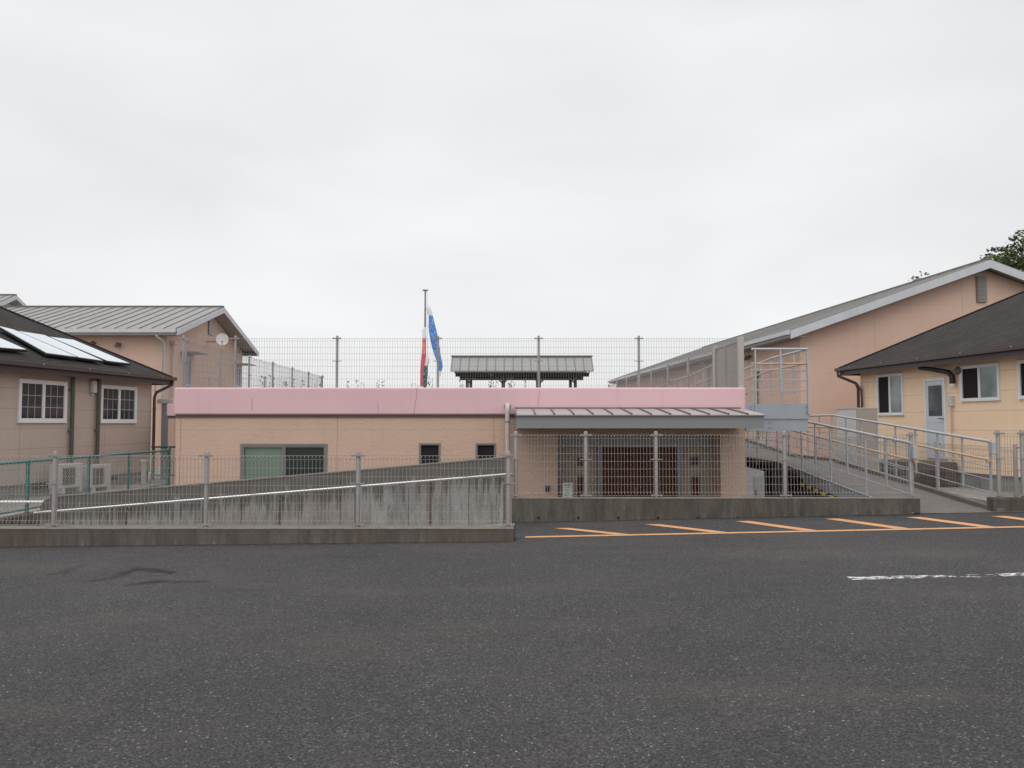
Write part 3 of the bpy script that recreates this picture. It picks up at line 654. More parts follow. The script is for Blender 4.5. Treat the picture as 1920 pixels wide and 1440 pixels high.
# ------------------------------------------------------------------ access ramp
def railing(parent, prof, x, rail_h, ys, long_first=True, out=0, extend=.14, axis='y', bars=(.40,.60,.80), woodoff=.05):
    """prof: list of (y, deck z); vertical plane at x"""
    def dz(y):
        for (a, za), (b, zb) in zip(prof, prof[1:]):
            if a <= y <= b: return za+(zb-za)*(y-a)/(b-a)
        return prof[0][1] if y < prof[0][0] else prof[-1][1]
    P = (lambda y, z, o=0: (x+o, y, z)) if axis == 'y' else (lambda y, z, o=0: (y, x+o, z))
    pts = [P(y, z+rail_h) for y, z in prof]; part('top_rail', MB().tube(pts, .024, 8), A['rail'], parent)
    part('wooden_handrail', MB().tube([P(y, z+rail_h-.28, woodoff) for y, z in prof], .019, 8), A['wood'], parent)
    for b in bars: part('rod', MB().tube([P(y, z+rail_h-b) for y, z in prof], .0075, 6), A['rail'], parent)
    for i, y in enumerate(ys):
        lg = (i % 2 == 0) == long_first; z = dz(y); bot = z-extend if lg else z+rail_h-.83
        m = MB()
        if axis == 'y': m.box(x-.009, x+.009, y-.024, y+.024, bot, z+rail_h-.02)
        else: m.box(y-.012, y+.012, x-.022, x+.022, bot, z+rail_h-.02)
        m.tube([P(y, z+rail_h-.34, 0), P(y, z+rail_h-.33, woodoff), P(y, z+rail_h-.29, woodoff)], .006, 5)
        part('post', m, A['rail'], parent)
RA, RB = 6.19, 7.5
low = [(12.42,H-1.39),(18.75,H-.90),(21.4,H-.90),(25.8,H-.58),(28.2,H-.58)]
rmp_ = thing('access_ramp', 'long concrete decked access ramp rising from the street opening', 'ramp')
m = MB(); top = [(RA+.02, y, z) for y, z in low]; bot = [(RA+.02, y, z-.13) for y, z in reversed(low)]
m.prism(top+bot, (RB-RA-.04,0,0)); part('deck', m, A['deck'], rmp_)
m = MB(); m.prism([(RB-.02,y,z+.07) for y,z in low]+[(RB-.02,y,z-.3) for y,z in reversed(low)], (.12,0,0)); part('edge_kerb', m, A['deck'], rmp_)
m = MB(); e = [(12.62,H-1.375+.02),(17.1,H-1.028+.02)]
m.prism([(RA+.0,12.62,H-1.372),(RA+.0,17.1,H-1.02),(RA,17.1,H-1.27),(RA,15.5,H-1.38),(RA,14.2,H-1.52),(RA,12.62,H-1.6)], (.018,0,0)); part('side_plate', m, A['beam'], rmp_)
part('edge_strip', MB().tube([(RA-.01,y,z+.005) for y,z in low if True], .011, 6), A['rail'], rmp_)
hz = MT('hazard_stripe', .5).base((.70,.42,.03)); hz.mix(hz.math('GREATER_THAN', hz.math('FRACT', hz.math('MULTIPLY', hz.sep(hz.pos)[1], 2.6)), .55), (.02,.02,.02))
part('hazard_strip', MB().bar((RA-.03,14.4,H-1.52),(RA-.03,17.2,H-1.30),.03,.06), hz.done(), rmp_)
ysn = [12.5+.775*i for i in range(20)]
railing(rmp_, [(12.45,low[0][1])]+low[1:], RA, 1.08, ysn, True, woodoff=.06, extend=.16)
railing(rmp_, [(12.62,low[0][1]+.016)]+low[1:], RB+.03, 1.08, [y+.14 for y in ysn[:-1]], True, woodoff=-.06, extend=.1)
part('end_bracket', MB().bbox(RB-.005,RB+.065,12.52,12.60,low[0][1]+.90,low[0][1]+1.1,.01).bbox(RA-.005,RA+.065,12.36,12.42,low[0][1]+.84,low[0][1]+1.04,.01), A['rail'], rmp_)
part('rail_end', MB().tube([(RB-.03,12.56,low[0][1]+.815),(RB-.03,12.62,low[0][1]+.82)], .032, 10).tube([(RA+.06,12.40,low[0][1]+.80),(RA+.06,12.45,low[0][1]+.80)], .032, 10), A['wood'], rmp_)
for y in (19.5, 23.5, 27.5):
    for x in (RA+.2, RB-.35): part('support', MB().box(x,x+.15,y,y+.15,-1.1,low[1][1]-.13), A['beam'], rmp_)
m = MB(); m.prism([(RB-.12,y,z-.14) for y,z in low]+[(RB-.12,28.2,-1.1),(RB-.12,12.62,-1.1)], (.10,0,0)); part('side_light_block', m, A['kerb'], rmp_)  # added under the deck to keep daylight out and the void dark
part('end_light_block', MB().box(4.6, RB-.13, 22.6, 22.8, -1.1, H-1.05), A['kerb'], rmp_)  # cross wall put in to shut off courtyard light below the ramp
# street entry slab
one('entry_slab', MB().prism([(6.32,12.42,gz(6.3)+.006),(7.42,12.42,gz(7.4)+.006),(7.98,12.44,gz(7.9)+.006),(7.98,14.5,H-1.42),(6.32,12.9,H-1.36)][:3]+[(7.6,12.9,H-1.345),(6.32,12.9,H-1.345)], (0,0,-.2)), A['deck'], 'small worn concrete threshold slab where the ramp meets the street', 'slab')
# upper bridge / landing
up = [(BY+.03,H+.37),(17.6,H+.37),(21.2,H+.19),(24.0,H+.19),(28.2,H-.10)]
ub = thing('footbridge', 'blue grey steel footbridge landing with railings at the pink building end', 'bridge')
U0, U1 = 4.66, XA(1516,BY)
m = MB(); m.prism([(U0,y,z-.02) for y,z in up]+[(U0,y,z-.2) for y,z in reversed(up)], (U1-U0-.02,0,0)); part('deck', m, A['beam'], ub)
m = MB(); m.box(XA(1397.6,BY), U1+.02, BY-.03, BY+.025, ZA(785,BY), ZA(757,BY)); part('front_fascia', m, A['beam'], ub)
m = MB(); m.box(XA(1399,BY), U1-.01, BY+.0, BY+.12, ZA(807.5,BY), ZA(785,BY)-.004); m.box(U1-.03,U1-.01,BY+.12,19,ZA(807.5,BY)+.02,ZA(785,BY)-.004); part('lower_beam', m, A['beam'], ub)
for (bx_, bz_) in ((1408,763),(1408,768),(1408,777),(1512,763),(1512,774)): part('bolt', MB().disc(W(bx_, bz_, BY-.034), .012, (0,-1,0), .012, 8), A['alu'], ub)
for (bx_, bz_) in ((1441,793),(1447,793),(1441,802),(1447,802)): part('bolt', MB().disc(W(bx_, bz_, BY-.003), .010, (0,-1,0), .012, 8), A['alu'], ub)
railing(ub, [(U0-.02,H+.37),(U1,H+.37)], BY-.045, 1.06, [U0+.05,(U0+U1)/2,U1-.01], True, extend=.2, axis='x', woodoff=.06)
railing(ub, [(BY,up[0][1])]+up[1:], U1, 1.06, [BY+.02+.72*i for i in range(17)], True, woodoff=-.06)
railing(ub, [(17.9,up[1][1])]+up[2:], 4.75, 1.06, [18.0+.9*i for i in range(11)], True, woodoff=.06)
for y, z in ((24,H),(27.5,H-.2)): part('support', MB().box(5.1,5.25,y,y+.15,-1.1,z), A['beam'], ub)
# turning platform joining both flights
struct('turning_platform', MB().box(4.7, 7.6, 28.2, 30, -1.1, H-.34), A['deck'])
# round lamp on the end wall of the building
one('wall_lamp', MB().disc((xr+.001,16.2,ZA(733,16.2)),.09,(1,0,0),.05,16), A['louver'], 'small round lamp on the end wall below the gate', 'lamp')
# under the ramp: cabinet and clutter
cb = thing('storage_cabinet', 'white outdoor cabinet under the ramp beside the beige building', 'cabinet', loc=(4.98,17.2,-1.1))
part('body', MB().prism([(0,0,0),(.42,0,0),(.42,0,1.60),(0,0,1.70)], (0,.5,0)), A['white'], cb)
part('door', MB().bbox(.19,.40,-.02,-.002,.1,1.5,.006), A['offwhite'], cb); part('handle', MB().box(.22,.25,-.035,-.021,1.1,1.2), A['black'], cb)
bk = thing('bicycle', 'dark bicycle parked in the shade under the access ramp', 'bicycle', loc=(5.55,16.9,-1.1), rz=.25)
for dx in (0, 1.02):
    wl = MB(); 
    ring = [(dx+.31*cos(t*pi/12), 0, .33+.31*sin(t*pi/12)) for t in range(25)]
    wl.tube(ring, .018, 6, caps=False); whl = part('wheel', wl, A['black'], bk); sp_ = MB()
    for k in range(10): sp_.bar((dx,0,.33),(dx+.3*cos(k*pi/5),0,.33+.3*sin(k*pi/5)),.003,.003)
    part('spokes', sp_, A['alu'], whl)
part('frame', MB().tube([(0,0,.33),(.35,0,.33),(.28,0,.78),(.85,0,.82),(.36,0,.33)],.016,6).tube([(0,0,.33),(.28,0,.78)],.012,6).tube([(1.02,0,.33),(.85,0,.85),(.83,0,1.02)],.015,6), A['alu'], bk)
part('saddle', MB().bbox(.14,.38,-.07,.07,.86,.92,.02).tube([(.28,0,.78),(.26,0,.88)],.013,6), A['black'], bk)
part('handlebar', MB().tube([(.72,-.25,1.06),(.84,-.1,1.04),(.84,.1,1.04),(.72,.25,1.06)],.012,6), A['alu'], bk)
# ------------------------------------------------------------------ hip-roofed houses
def hip_house(name, label, x, y, ang, o, Lw, Dp, ground, found, eave, over, pitch, wallm, zfl):
    fr = Frame(x, y, 0, ang); root = thing(name, label, 'house', fr)
    Y = lambda v: o*v
    part('wall', MB().box(0, Lw, Y(0), Y(-Dp), found, eave), wallm, root)
    fm = MB().box(.03, Lw-.03, Y(-.03), Y(-Dp+.03), ground-.3, found); part('foundation', fm, A['found'], root)
    part('base_flashing', MB().box(-.01, Lw, Y(.012), Y(-.1), found-.012, found+.012), A['alu'], root)
    # hip roof: half-depth hips
    hd = Dp/2+over; rz = eave+pitch*hd; t = .10
    c = [(-over, Y(over)), (Lw+over, Y(over)), (Lw+over, Y(-Dp-over)), (-over, Y(-Dp-over))]
    r0 = (-over+hd, Y(over-hd)); r1 = (Lw+over-hd, Y(over-hd))
    v = [(a, b, eave) for a, b in c]+[(a, b, eave+t) for a, b in c]+[(*r0, rz+t), (*r1, rz+t)]
    part('roof', MB().add(v, [(3,2,1,0),(0,1,5,4),(1,2,6,5),(2,3,7,6),(3,0,4,7),(4,5,9,8),(5,6,9),(6,7,8,9),(7,4,8)]), A['shingle'], root)
    cap = MB()
    for p, q in ((v[4], v[8]), (v[5], v[9]), (v[7], v[8]), (v[8], v[9])):
        cap.bar(Vector(p)+Vector((0,0,.004)), Vector(q)+Vector((0,0,.004)), .16, .022)
    part('ridge_cap', cap, A['capm'], root)
    gtr = MB(); g = over+.06
    for (p, q) in (((-over-.06, Y(g)), (Lw+over, Y(g))), ((-over-.06, Y(g)), (-over-.06, Y(-Dp-over)))):
        gtr.bar((*p, eave+.045), (*q, eave+.045), .11, .09)
    part('gutter', gtr, A['brown'], root)
    fs = MB(); fs.box(-over+.01, Lw+over, Y(over-.005), Y(over-.035), eave-.13, eave-.004); fs.box(-over+.008, -over+.035, Y(over-.04), Y(-Dp-over), eave-.13, eave-.004); part('fascia', fs, A['brown'], root)
    part('soffit', MB().box(-over+.04, Lw+over-.04, Y(over-.04), Y(-.0), eave-.045, eave-.02), A['flash'], root)
    cl_ = MB()
    for i in range(6): cl_.box(.3+i*1.6, .36+i*1.6, Y(g+.056), Y(g+.068), eave+.05, eave+.10)
    part('gutter_clip', cl_, A['alu'], root)
    return fr, root
# left house
s = Vector((.125, 1)).normalized(); angL = atan2(-s.y, -s.x)
LHx, LHy = XA(283,23.1), 23.1
eaveL = H+1.24
FL, lh = hip_house('grey_beige_house', 'grey beige house with dark hip roof and solar panels at the left edge', LHx, LHy, angL, 1, 14, 9, -.15, H-1.385, eaveL, .40, .55, A['beige_l'], 0)
def lw(px, py, out=0): return FL.hit(px, py, out)
for (pa_, pb_, yt, yb, cols) in ((34,124,709,793,3),(188,255,721,793.5,3)):
    a1, z1 = lw(pa_, yt); a0, z1b = lw(pb_, yt+ (8 if pa_<100 else 5)); zb = lw((pa_+pb_)/2, yb)[1]
    window(lh, 1, a0, a1, zb, (z1+z1b)/2, A['white'], panes=[A['glass'], A['glass']], cols=3, rows=3, fr=.055, out=.045, sfw=.04)
for px in (135.5, 184):
    a, _ = lw(px, 760, .07); 
    p_ = part('downpipe', MB().tube([(a,.08,H-1.2),(a,.08,eaveL-.02)], .048, 10), A['green_pipe'], lh)
    part('bracket', MB().box(a-.06,a+.06,.0,.09,H-.2,H-.17).box(a-.06,a+.06,.0,.09,H+.8,H+.83), A['alu'], p_)
p_ = part('downpipe', MB().tube([(-.38,.42,eaveL+.0),(-.38,.42,eaveL-.12),(-.05,.12,eaveL-.36),(-.02,.08,eaveL-.5),(-.02,.08,-.1)], .042, 10), A['brown'], lh)
a, z = lw(177, 725, .08); wl = part('wall_lamp', MB().bbox(a-.09,a+.09,.0,.11,z-.16,z+.16,.03), A['offwhite'], lh); part('mount', MB().box(a-.04,a+.04,.0,.05,z-.22,z-.165), A['pipe'], wl)
for (p0, p1, yy) in ((63,93,910),(210,224,893)):
    a1, z = lw(p0, yy, .0); a0, _ = lw(p1, yy, .0); part('foundation_vent', MB().box(a0, a1, -.025, -.01, z-.1, z+.1), A['dark'], lh)
def roof_pt(px, py, lift=0):             # pixel on the roof slope above the long wall
    d = ray(px, py); c = Vector((0,0,H)); n = (Vector((0,0,1)) + FL.ey*.55).normalized()
    p0 = FL.o+FL.ey*.40+Vector((0,0,eaveL+.10+lift)); t = (p0-c).dot(n)/d.dot(n); return FL.loc(c+d*t)
nl = Vector((0,.55,1)).normalized()
for k, (A_, B_, C_, D_) in enumerate((((-6,609.5),(23,616.5),(147,670),(89,662.5)), ((30,619),(81.5,627),(196,677),(150,670.5)), ((90,630),(136,636),(246,682),(203,677)), ((-75,610),(0,633),(52,656),(-20,650)))):
    P = [roof_pt(*q, lift=.14) for q in (A_, B_, C_, D_)]
    Q = P
    pn = part('solar_panel', MB().prism([q-nl*.012 for q in Q], nl*-.05), A['black'], lh); c = sum(Q, Vector())/4
    part('panel_glass', MB().prism([c+(q-c)*.955 for q in Q], nl*-.02), A['solar'], pn)
# AC units
for k, (px, lab) in enumerate(((113, 'white air conditioner outdoor unit beside the teal fence, nearer of two'), (170, 'white air conditioner outdoor unit by the foundation, farther of two'))):
    a, z = lw(px, 905, .62)
    base = FL.o+FL.ex*(a)+FL.ey*.28; zb = (ZA(923,17.6) if k == 0 else ZA(918,19.2)); 
    ac = thing('air_conditioner_unit', lab, 'air conditioner', loc=(base.x, base.y, zb), rz=angL+pi, group='air conditioner units beside the left house')
    # local: x to the far side, -y outward
    part('casing', MB().bbox(0,.78,-.34,-.04,.0,.56,.015), A['offwhite'], ac)
    part('grille', MB().bbox(.08,.50,-.352,-.338,.08,.48,.01), A['alu_dark'], ac)
    part('fan', MB().tube([(.285+.2*cos(t*pi/10),-.358,.28+.2*sin(t*pi/10)) for t in range(21)],.008,5,caps=False).bar((.09,-.358,.28),(.48,-.358,.28),.008,.008).bar((.285,-.358,.08),(.285,-.358,.48),.008,.008), A['alu'], ac)
    for x in (.06,.66): part('foot', MB().bbox(x,x+.1,-.36,-.02,-.12,-.002,.01), A['offwhite'], ac)
    part('lead_cover', MB().box(.79,.86,-.26,-.08,.08,.4), A['offwhite'], ac)
a, z = lw(270, 890, .5); b_ = FL.o+FL.ex*a+FL.ey*.5
ub_ = thing('utility_pedestal', 'slim white utility pedestal by the far corner of the house', 'utility box', loc=(b_.x,b_.y,-.15)); part('body', MB().bbox(-.05,.05,-.05,.05,0,.62,.01), A['offwhite'], ub_); part('cap', MB().bbox(-.08,.08,-.07,.07,.62,.68,.01), A['white'], ub_)
# right house
s = Vector((-.127, 1)).normalized(); angR = atan2(-s.y, -s.x)
RHx, RHy = XA(1615,23.8), 23.8; eaveR = H+1.56
FR, rh = hip_house('cream_house', 'cream yellow house with dark hip roof at the right edge', RHx, RHy, angR, -1, 14, 9, -.03, H-1.20, eaveR, .43, .545, A['cream'], 0)
def rw(px, py, out=0): return FR.hit(px, py, -out)
for (p0, p1, y0_, y1_) in ((1646,1695,702,779),(1803,1876.5,684.5,752),(1912,1995,676,748)):
    a0, _ = rw(p0, 740); a1, _ = rw(p1, 740); zt = rw((p0+p1)/2, y0_-1)[1]; zb = rw((p0+p1)/2, y1_)[1]
    if p0 > 1900: zt = rw(1912, 676)[1]; zb = rw(1912, 749)[1]
    wd_ = window(rh, -1, a0, a1, zb, zt, A['white'], panes=[A['dark'], A['glass_r']], fr=.04, out=.045)  # left pane: matte dark sheet painted in place of an open, unlit gap
a0, _ = rw(1737,770); a1, _ = rw(1775.5,770); zt = rw(1756,710)[1]; zb = rw(1756,860)[1]
d = MB(); am, ax_ = min(a0,a1), max(a0,a1)
part('door_frame', MB().box(am,ax_,0,-.05,zt-.05,zt).box(am,am+.045,0,-.05,zb,zt-.05).box(ax_-.045,ax_,0,-.05,zb,zt-.05), A['white'], rh)
dm = part('door', MB().box(am+.05,ax_-.05,0,-.03,zb,zt-.055), simple('pale_blue_white_door', (.56,.60,.66), .45, var=.04), rh)
gzb = rw(1756,780)[1]
part('door_glass', MB().box(am+.14,ax_-.14,-.031,-.036,gzb,zt-.17), A['glass_m'], dm)
part('lock_rail', MB().box(am+.06,ax_-.06,-.031,-.034,gzb-.17,gzb-.15).box(am+.11,am+.125,-.031,-.035,zb+.1,gzb-.17).box(ax_-.125,ax_-.11,-.031,-.035,zb+.1,gzb-.17), A['fascia'], dm)
hx = rw(1771,785)[0]; part('handle', MB().tube([(hx,-.03,gzb-.07),(hx,-.09,gzb-.07),(hx-.12 if a1>a0 else hx+.12,-.09,gzb-.07)],.014,6), A['alu_dark'], dm)
# awning-shaped dark duct lamp over the door
q = [rw(1786,719,.1), rw(1786,706,.1), rw(1779,698,.12), rw(1752,692.5,.18), rw(1728,690,.24)]
wl = part('wall_lamp', MB().tube([(q[0][0],-.10,q[0][1]),(q[1][0],-.11,q[1][1]),(q[2][0],-.13,q[2][1]),(q[3][0],-.22,q[3][1]),(q[4][0],-.3,q[4][1])],[.070,.068,.062,.056,.05],12), A['black'], rh)
part('lamp_diffuser', MB().disc((q[0][0],-.10,q[0][1]-.02),.066,(0,0,-1),.05,14), A['white'], wl)
a, z = rw(1793,695,.1); part('wall_lamp', MB().tube([(a,-.0,z),(a,-.04,z),(a,-.10,z-.01),(a,-.17,z-.03)],[.10,.10,.08,.04],14), A['louver'], rh)
a, z = rw(1783,752,.05); bx_ = part('switch_box', MB().bbox(a-.07,a+.07,-.0,-.09,z-.13,z+.13,.01), A['offwhite'], rh)
a2 = rw(1784.5,800,.05)[0]; zc = rw(1784,872,.05)[1]
part('conduit', MB().tube([(a2,-.05,z-.12),(a2,-.05,zc+.06),(a2-.03,-.06,zc+.01),(a2-.3,-.06,zc)],.018,8), A['pipe'], rh)
part('downpipe', MB().tube([(-.38,-.5,eaveR),(-.38,-.5,eaveR-.14),(-.02,-.14,eaveR-.38),(.02,-.09,eaveR-.55),(.02,-.09,-.1)], .042, 10), A['brown'], rh)
part('downpipe', MB().tube([(.02,-.14,eaveR-.38),(.16,-.08,eaveR-.6),(.18,-.07,eaveR-1.0),(.1,-.08,eaveR-1.5)], .03, 8), A['brown'], rh)
# door steps
st = thing('door_steps', 'dark weathered concrete steps below the white side door', 'steps', fr=Frame(FR.o.x, FR.o.y, 0, angR))
zs = H-.94; dk = simple('dark_stained_concrete', (.085,.065,.052), .9, var=.3, vs=4, bump=.4)
for i in range(3): part('step', MB().bbox(am-.5-.02*i, ax_+.45, -.08-.3*i, -1.1-.32*i, -.03, zs-.02-.17*i, .015), dk, st)
# cabinet beside cream house
cb = thing('storage_cabinet', 'tall grey and white storage cabinet at the corner of the cream house', 'cabinet', loc=(XA(1604,20),20,-.03), rz=.0)
hc = ZA(766,20)+.03; wc = XA(1647,20)-XA(1604,20)
part('body', MB().bbox(0,wc,.0,1.15,0,hc,.01), simple('cabinet_side', (.60,.585,.56), .5, var=.03), cb)
part('door', MB().bbox(.01,wc-.03,-.02,-.001,.08,hc-.03,.006), simple('cabinet_door_paint', (.33,.285,.24), .5, var=.03), cb); part('top', MB().box(-.015,wc+.015,-.03,1.17,hc,hc+.02), A['fascia'], cb)
# ------------------------------------------------------------------ gabled metal-roof halls
def gable(name, label, x, y, ang, L, D, base, zpeak, slope, og, oe, wallm, seam_step=.45, fascia_h=.22, sh=.03, smat=None):
    fr = Frame(x, y, 0, ang); root = thing(name, label, 'building', fr)
    R = D/2; zw = lambda yy: zpeak-.22-slope*abs(yy-R)
    m = MB(); m.prism([(0,0,base),(0,D,base),(0,D,zw(D)),(0,R,zw(R)),(0,0,zw(0))], (-L,0,0)); part('wall', m, wallm, root)
    top = lambda yy: zpeak-slope*abs(yy-R)
    for y0, y1 in ((-oe, R), (R, D+oe)):
        m = MB(); m.prism([(og,y0,top(y0)),(og,y1,top(y1)),(og,y1,top(y1)-.1),(og,y0,top(y0)-.1)], (-L-2*og,0,0)); rf = part('roof', m, A['metal_roof'], root)
        sm = MB(); k = 0; xx = og-.03
        while xx > -L-og:
            sm.bar((xx,y0,top(y0)+.010),(xx,y1,top(y1)+.010),.022,sh); xx -= seam_step
        part('seams', sm, smat or A['seam'], rf)
    m = MB()
    for y0, y1 in ((-oe, R), (R, D+oe)): m.prism([(og+.002,y0,top(y0)-.03),(og+.002,y1,top(y1)-.03),(og+.002,y1,top(y1)-.03-fascia_h),(og+.002,y0,top(y0)-.03-fascia_h)], (.035,0,0))
    part('rake_board', m, A['fascia'], root)
    m = MB()
    for y0, y1 in ((-oe, -.0), (D, D+oe)): m.box(.0+og-.01, -L-og, y0, y1, top(-oe)-.22, top(-oe)-.20)
    part('eave_soffit', m, A['soffit'], root)
    m = MB()
    for y0, y1 in ((-oe+.02, R), (R, D+oe-.02)): m.prism([(og-.01,y0,top(y0)-.17),(og-.01,y1,top(y1)-.17),(og-.01,y1,top(y1)-.19),(og-.01,y0,top(y0)-.19)], (-og,0,0))
    part('rake_soffit', m, A['soffit'], root)
    m = MB(); 
    for yy, s_ in ((-oe, -1), (D+oe, 1)):
        m.box(og-.02, -L-og, yy+s_*.002, yy+s_*.12, top(-oe)-.15, top(-oe)-.02); m.box(og-.1, -L-og, yy-s_*.002, yy-s_*.04, top(-oe)-.23, top(-oe)-.11)
    part('gutter', m, A['fascia'], root)
    m = MB(); m.box(og, -L-og, R-.09, R+.09, zpeak-.03, zpeak+.045)
    part('ridge_cap', m, A['seam'], root)
    return fr, root
# left hall
GXo = XA(311,29.5,700)
F2, g2 = gable('gabled_hall', 'beige hall with grey seamed gable roof and satellite dish behind the left house', GXo, 29.5, 0, 15, 8.35, -1.2, ZA(575,33.6), .315, .58, .5, A['beige_g'])
def gx(px, py, out=0):                   # on gable face (plane local x = out)
    d = ray(px, py); X = GXo+out; t = X/d.x; return d.y*t-29.5, H+d.z*t
yv0, zv1 = gx(390,597); yv1, _ = gx(398.5,597); zv0 = gx(394,628)[1]
v = part('louvre_vent', MB().box(0,.04,yv0,yv1,zv0,zv1), A['louver'], g2)
lm = MB()
for i in range(12): z = zv0+(zv1-zv0)*(i+.5)/12; lm.box(.041,.055,yv0+.04,yv1-.04,z-.02,z+.012)
part('louvre_blades', lm, A['offwhite'], v)
for (p0, p1, yt, yb, pn) in ((343.5,358,667,724,[A['glass_r']]),(441.5,450,688,726,[A['glass_r']])):
    a, zt = gx(p0, yt); b, _ = gx(p1, yt); zb = gx(p0, yb)[1]
    window(g2, 1, a, b, zb, zt, A['fascia'], panes=pn+[A['glass']], face='x', out=.05)
    part('awning', MB().prism([(.001,a-.25,zt+.12),(.001,b+.3,zt+.12),(.001,b+.3,zt+.155),(.001,a-.25,zt+.155)], (.65,0,-.0)), A['soffit'], g2)
dpx2 = XA(302.5,29.3)-GXo; part('downpipe', MB().tube([(dpx2-.12,-.5,ZA(629,29.2)),(dpx2-.1,-.4,ZA(633,29.2)),(dpx2,-.1,ZA(640,29.2)),(dpx2,-.1,-1.1)], .055, 10), A['fascia'], g2)
p_ = W(221,646,29.4); part('vent_hood', MB().tube([(p_.x-GXo,0,p_.z),(p_.x-GXo,-.12,p_.z),(p_.x-GXo,-.22,p_.z-.08)],[.085,.085,.07],12), A['alu'], g2)
p_ = W(174,643,29.4); part('vent_hood', MB().tube([(p_.x-GXo,0,p_.z),(p_.x-GXo,-.12,p_.z),(p_.x-GXo,-.2,p_.z-.06)],[.07,.07,.06],12), A['alu'], g2)
a, zt = gx(326,640,.1); zb = gx(326,755,.1)[1]; part('conduit', MB().tube([(.1,a,zb-1),(.1,a,zt)],.04,8).bbox(.0,.2,a-.12,a+.12,zt-.12,zt,.02), A['pipe'], g2)
# boxed duct in front of the hall
dk_ = thing('duct', 'grey boxed duct standing at the corner of the gabled hall', 'duct')
x0, x1 = XA(302,24), XA(315.5,24); part('shaft', MB().bbox(x0,x1,24,24.4,-1.1,ZA(757,24),.01), A['beam'], dk_)
part('cap', MB().bbox(XA(296.5,24),XA(326,24),23.9,24.5,ZA(756.5,24),ZA(748,24),.01), A['offwhite'], dk_)
# satellite dish
yd, zd = gx(419,636,.75)
ds = thing('satellite_dish', 'white round satellite dish on the gable end of the hall', 'satellite dish', loc=(GXo+.7, 29.5+yd, zd))
m = MB(); rings = [(r_, -.07*(1-(r_/.25)**2)) for r_ in (.02,.08,.14,.20,.25)]; vs_ = []; fs_ = []
nd = Vector((.35,-1,.30)).normalized(); ux = nd.cross(Vector((0,0,1))).normalized(); uy = ux.cross(nd)
for r_, dpt_ in rings:
    for k in range(24): t = k*pi/12; vs_.append(ux*(r_*cos(t))+uy*(r_*1.05*sin(t))+nd*dpt_)
for i in range(4):
    for k in range(24): fs_.append((i*24+k, i*24+(k+1)%24, (i+1)*24+(k+1)%24, (i+1)*24+k))
fs_.append(tuple(range(24))); m.add(vs_, fs_, True); part('reflector', m, A['white'], ds)
part('feed_arm', MB().tube([uy*-.25, uy*-.22+nd*.25],.012,6).disc(uy*-.20+nd*.25,.035,nd*-1,.06,10), A['alu'], ds)
part('bracket', MB().tube([nd*-.1, Vector((-.35,.1,-.1)), Vector((-.7,.1,-.1))],.02,8), A['alu'], ds)
# far left hall
F3, g3 = gable('gabled_hall', 'distant grey gable roof peeking out above the left house', XA(33,45)-.9, 41, 0, 14, 8, -1.2, ZA(553,45), .45, .6, .5, A['beige_g'])
# big right hall
dv = Vector((-.067, 1)).normalized(); angG = atan2(-dv.y, -dv.x)
GRx, GRy = XA(1501,26,700), 26
FG, g4 = gable('gabled_hall', 'large beige hall with wide gable roof and louvre vent on the right', GRx, GRy, angG, 30, 12.5, -1.2, H+5.36, .352, .42, .5, A['beige_g'], fascia_h=.26, seam_step=.9, sh=.02, smat=A['metal_roof'])
def g4p(px, py, out=0):
    d = ray(px, py); c = Vector((0,0,H)); p0 = FG.o+FG.ex*out; t = (p0-c).dot(FG.ex)/d.dot(FG.ex); l = FG.loc(c+d*t); return l.y, l.z
y0_, z1_ = g4p(1829,518); y1_, z0_ = g4p(1849,567)
v = part('louvre_vent', MB().box(0,.05,y0_,y1_,z0_,z1_), A['louver'], g4)
lm = MB()
for i in range(20): z = z0_+(z1_-z0_)*(i+.5)/20; lm.box(.051,.07,y0_+.04,y1_-.03,z-.014,z+.01)
part('louvre_blades', lm, A['soffit'], v)
for i, (xx, zz) in enumerate(((9.6,.35),(12.9,.35),(16.6,.35),(20.5,.35))):
    window(g4, -1, -xx-1.3, -xx, H+zz, H+zz+1.05, A['white'], panes=[A['white'], A['glass']], y0=0, out=.05)
for xx in (9.4, 17): part('downpipe', MB().tube([(-xx,-.35,H+2.7),(-xx,-.1,H+2.45),(-xx,-.1,-1.1)],.05,8), A['fascia'], g4)
for dx in (-.09,.09): part('flood_light', MB().tube([(-4.4+dx*1.6,-.08,H+2.55),(-4.4+dx*1.6,-.20,H+2.40)],.06,10), A['alu_dark'], g4)
part('conduit', MB().tube([(-3.66,-.05,H+1.75),(-3.66,-.05,-.8)],.025,8).bbox(-3.77,-3.55,-.0,-.1,H+1.72,H+1.92,.01), A['louver'], g4)
part('conduit', MB().tube([(-3.3,-.05,H-.1),(-3.3,-.08,H-.65)],.04,8).bbox(-3.5,-3.1,-.0,-.22,H-.85,H-.6,.02), A['offwhite'], g4)
# ------------------------------------------------------------------ pavilion on the terrace
pv = thing('pavilion', 'open garden pavilion with grey metal roof and dark timber posts', 'pavilion', loc=(0,40,0))
PY = 40; pz = H+.42; x0, x1 = XA(845,PY), XA(1113,PY); xr0, xr1 = XA(851,42), XA(1106,42)
ze = ZA(697,PY); zr = ZA(671,42)
m = MB(); m.add([(x0,0,ze),(x1,0,ze),(xr1+.1,2,zr),(xr0-.1,2,zr),(x0,4,ze),(x1,4,ze),(x0,0,ze+.06),(x1,0,ze+.06),(xr1+.1,2,zr+.06),(xr0-.1,2,zr+.06),(x0,4,ze+.06),(x1,4,ze+.06)],
    [(0,3,2,1),(3,4,5,2),(6,7,8,9),(9,8,11,10),(0,1,7,6),(4,10,11,5),(0,6,9,3),(3,9,10,4),(1,2,8,7),(2,5,11,8)])
part('roof', m, A['metal_roof'], pv); sm = MB(); n = 16
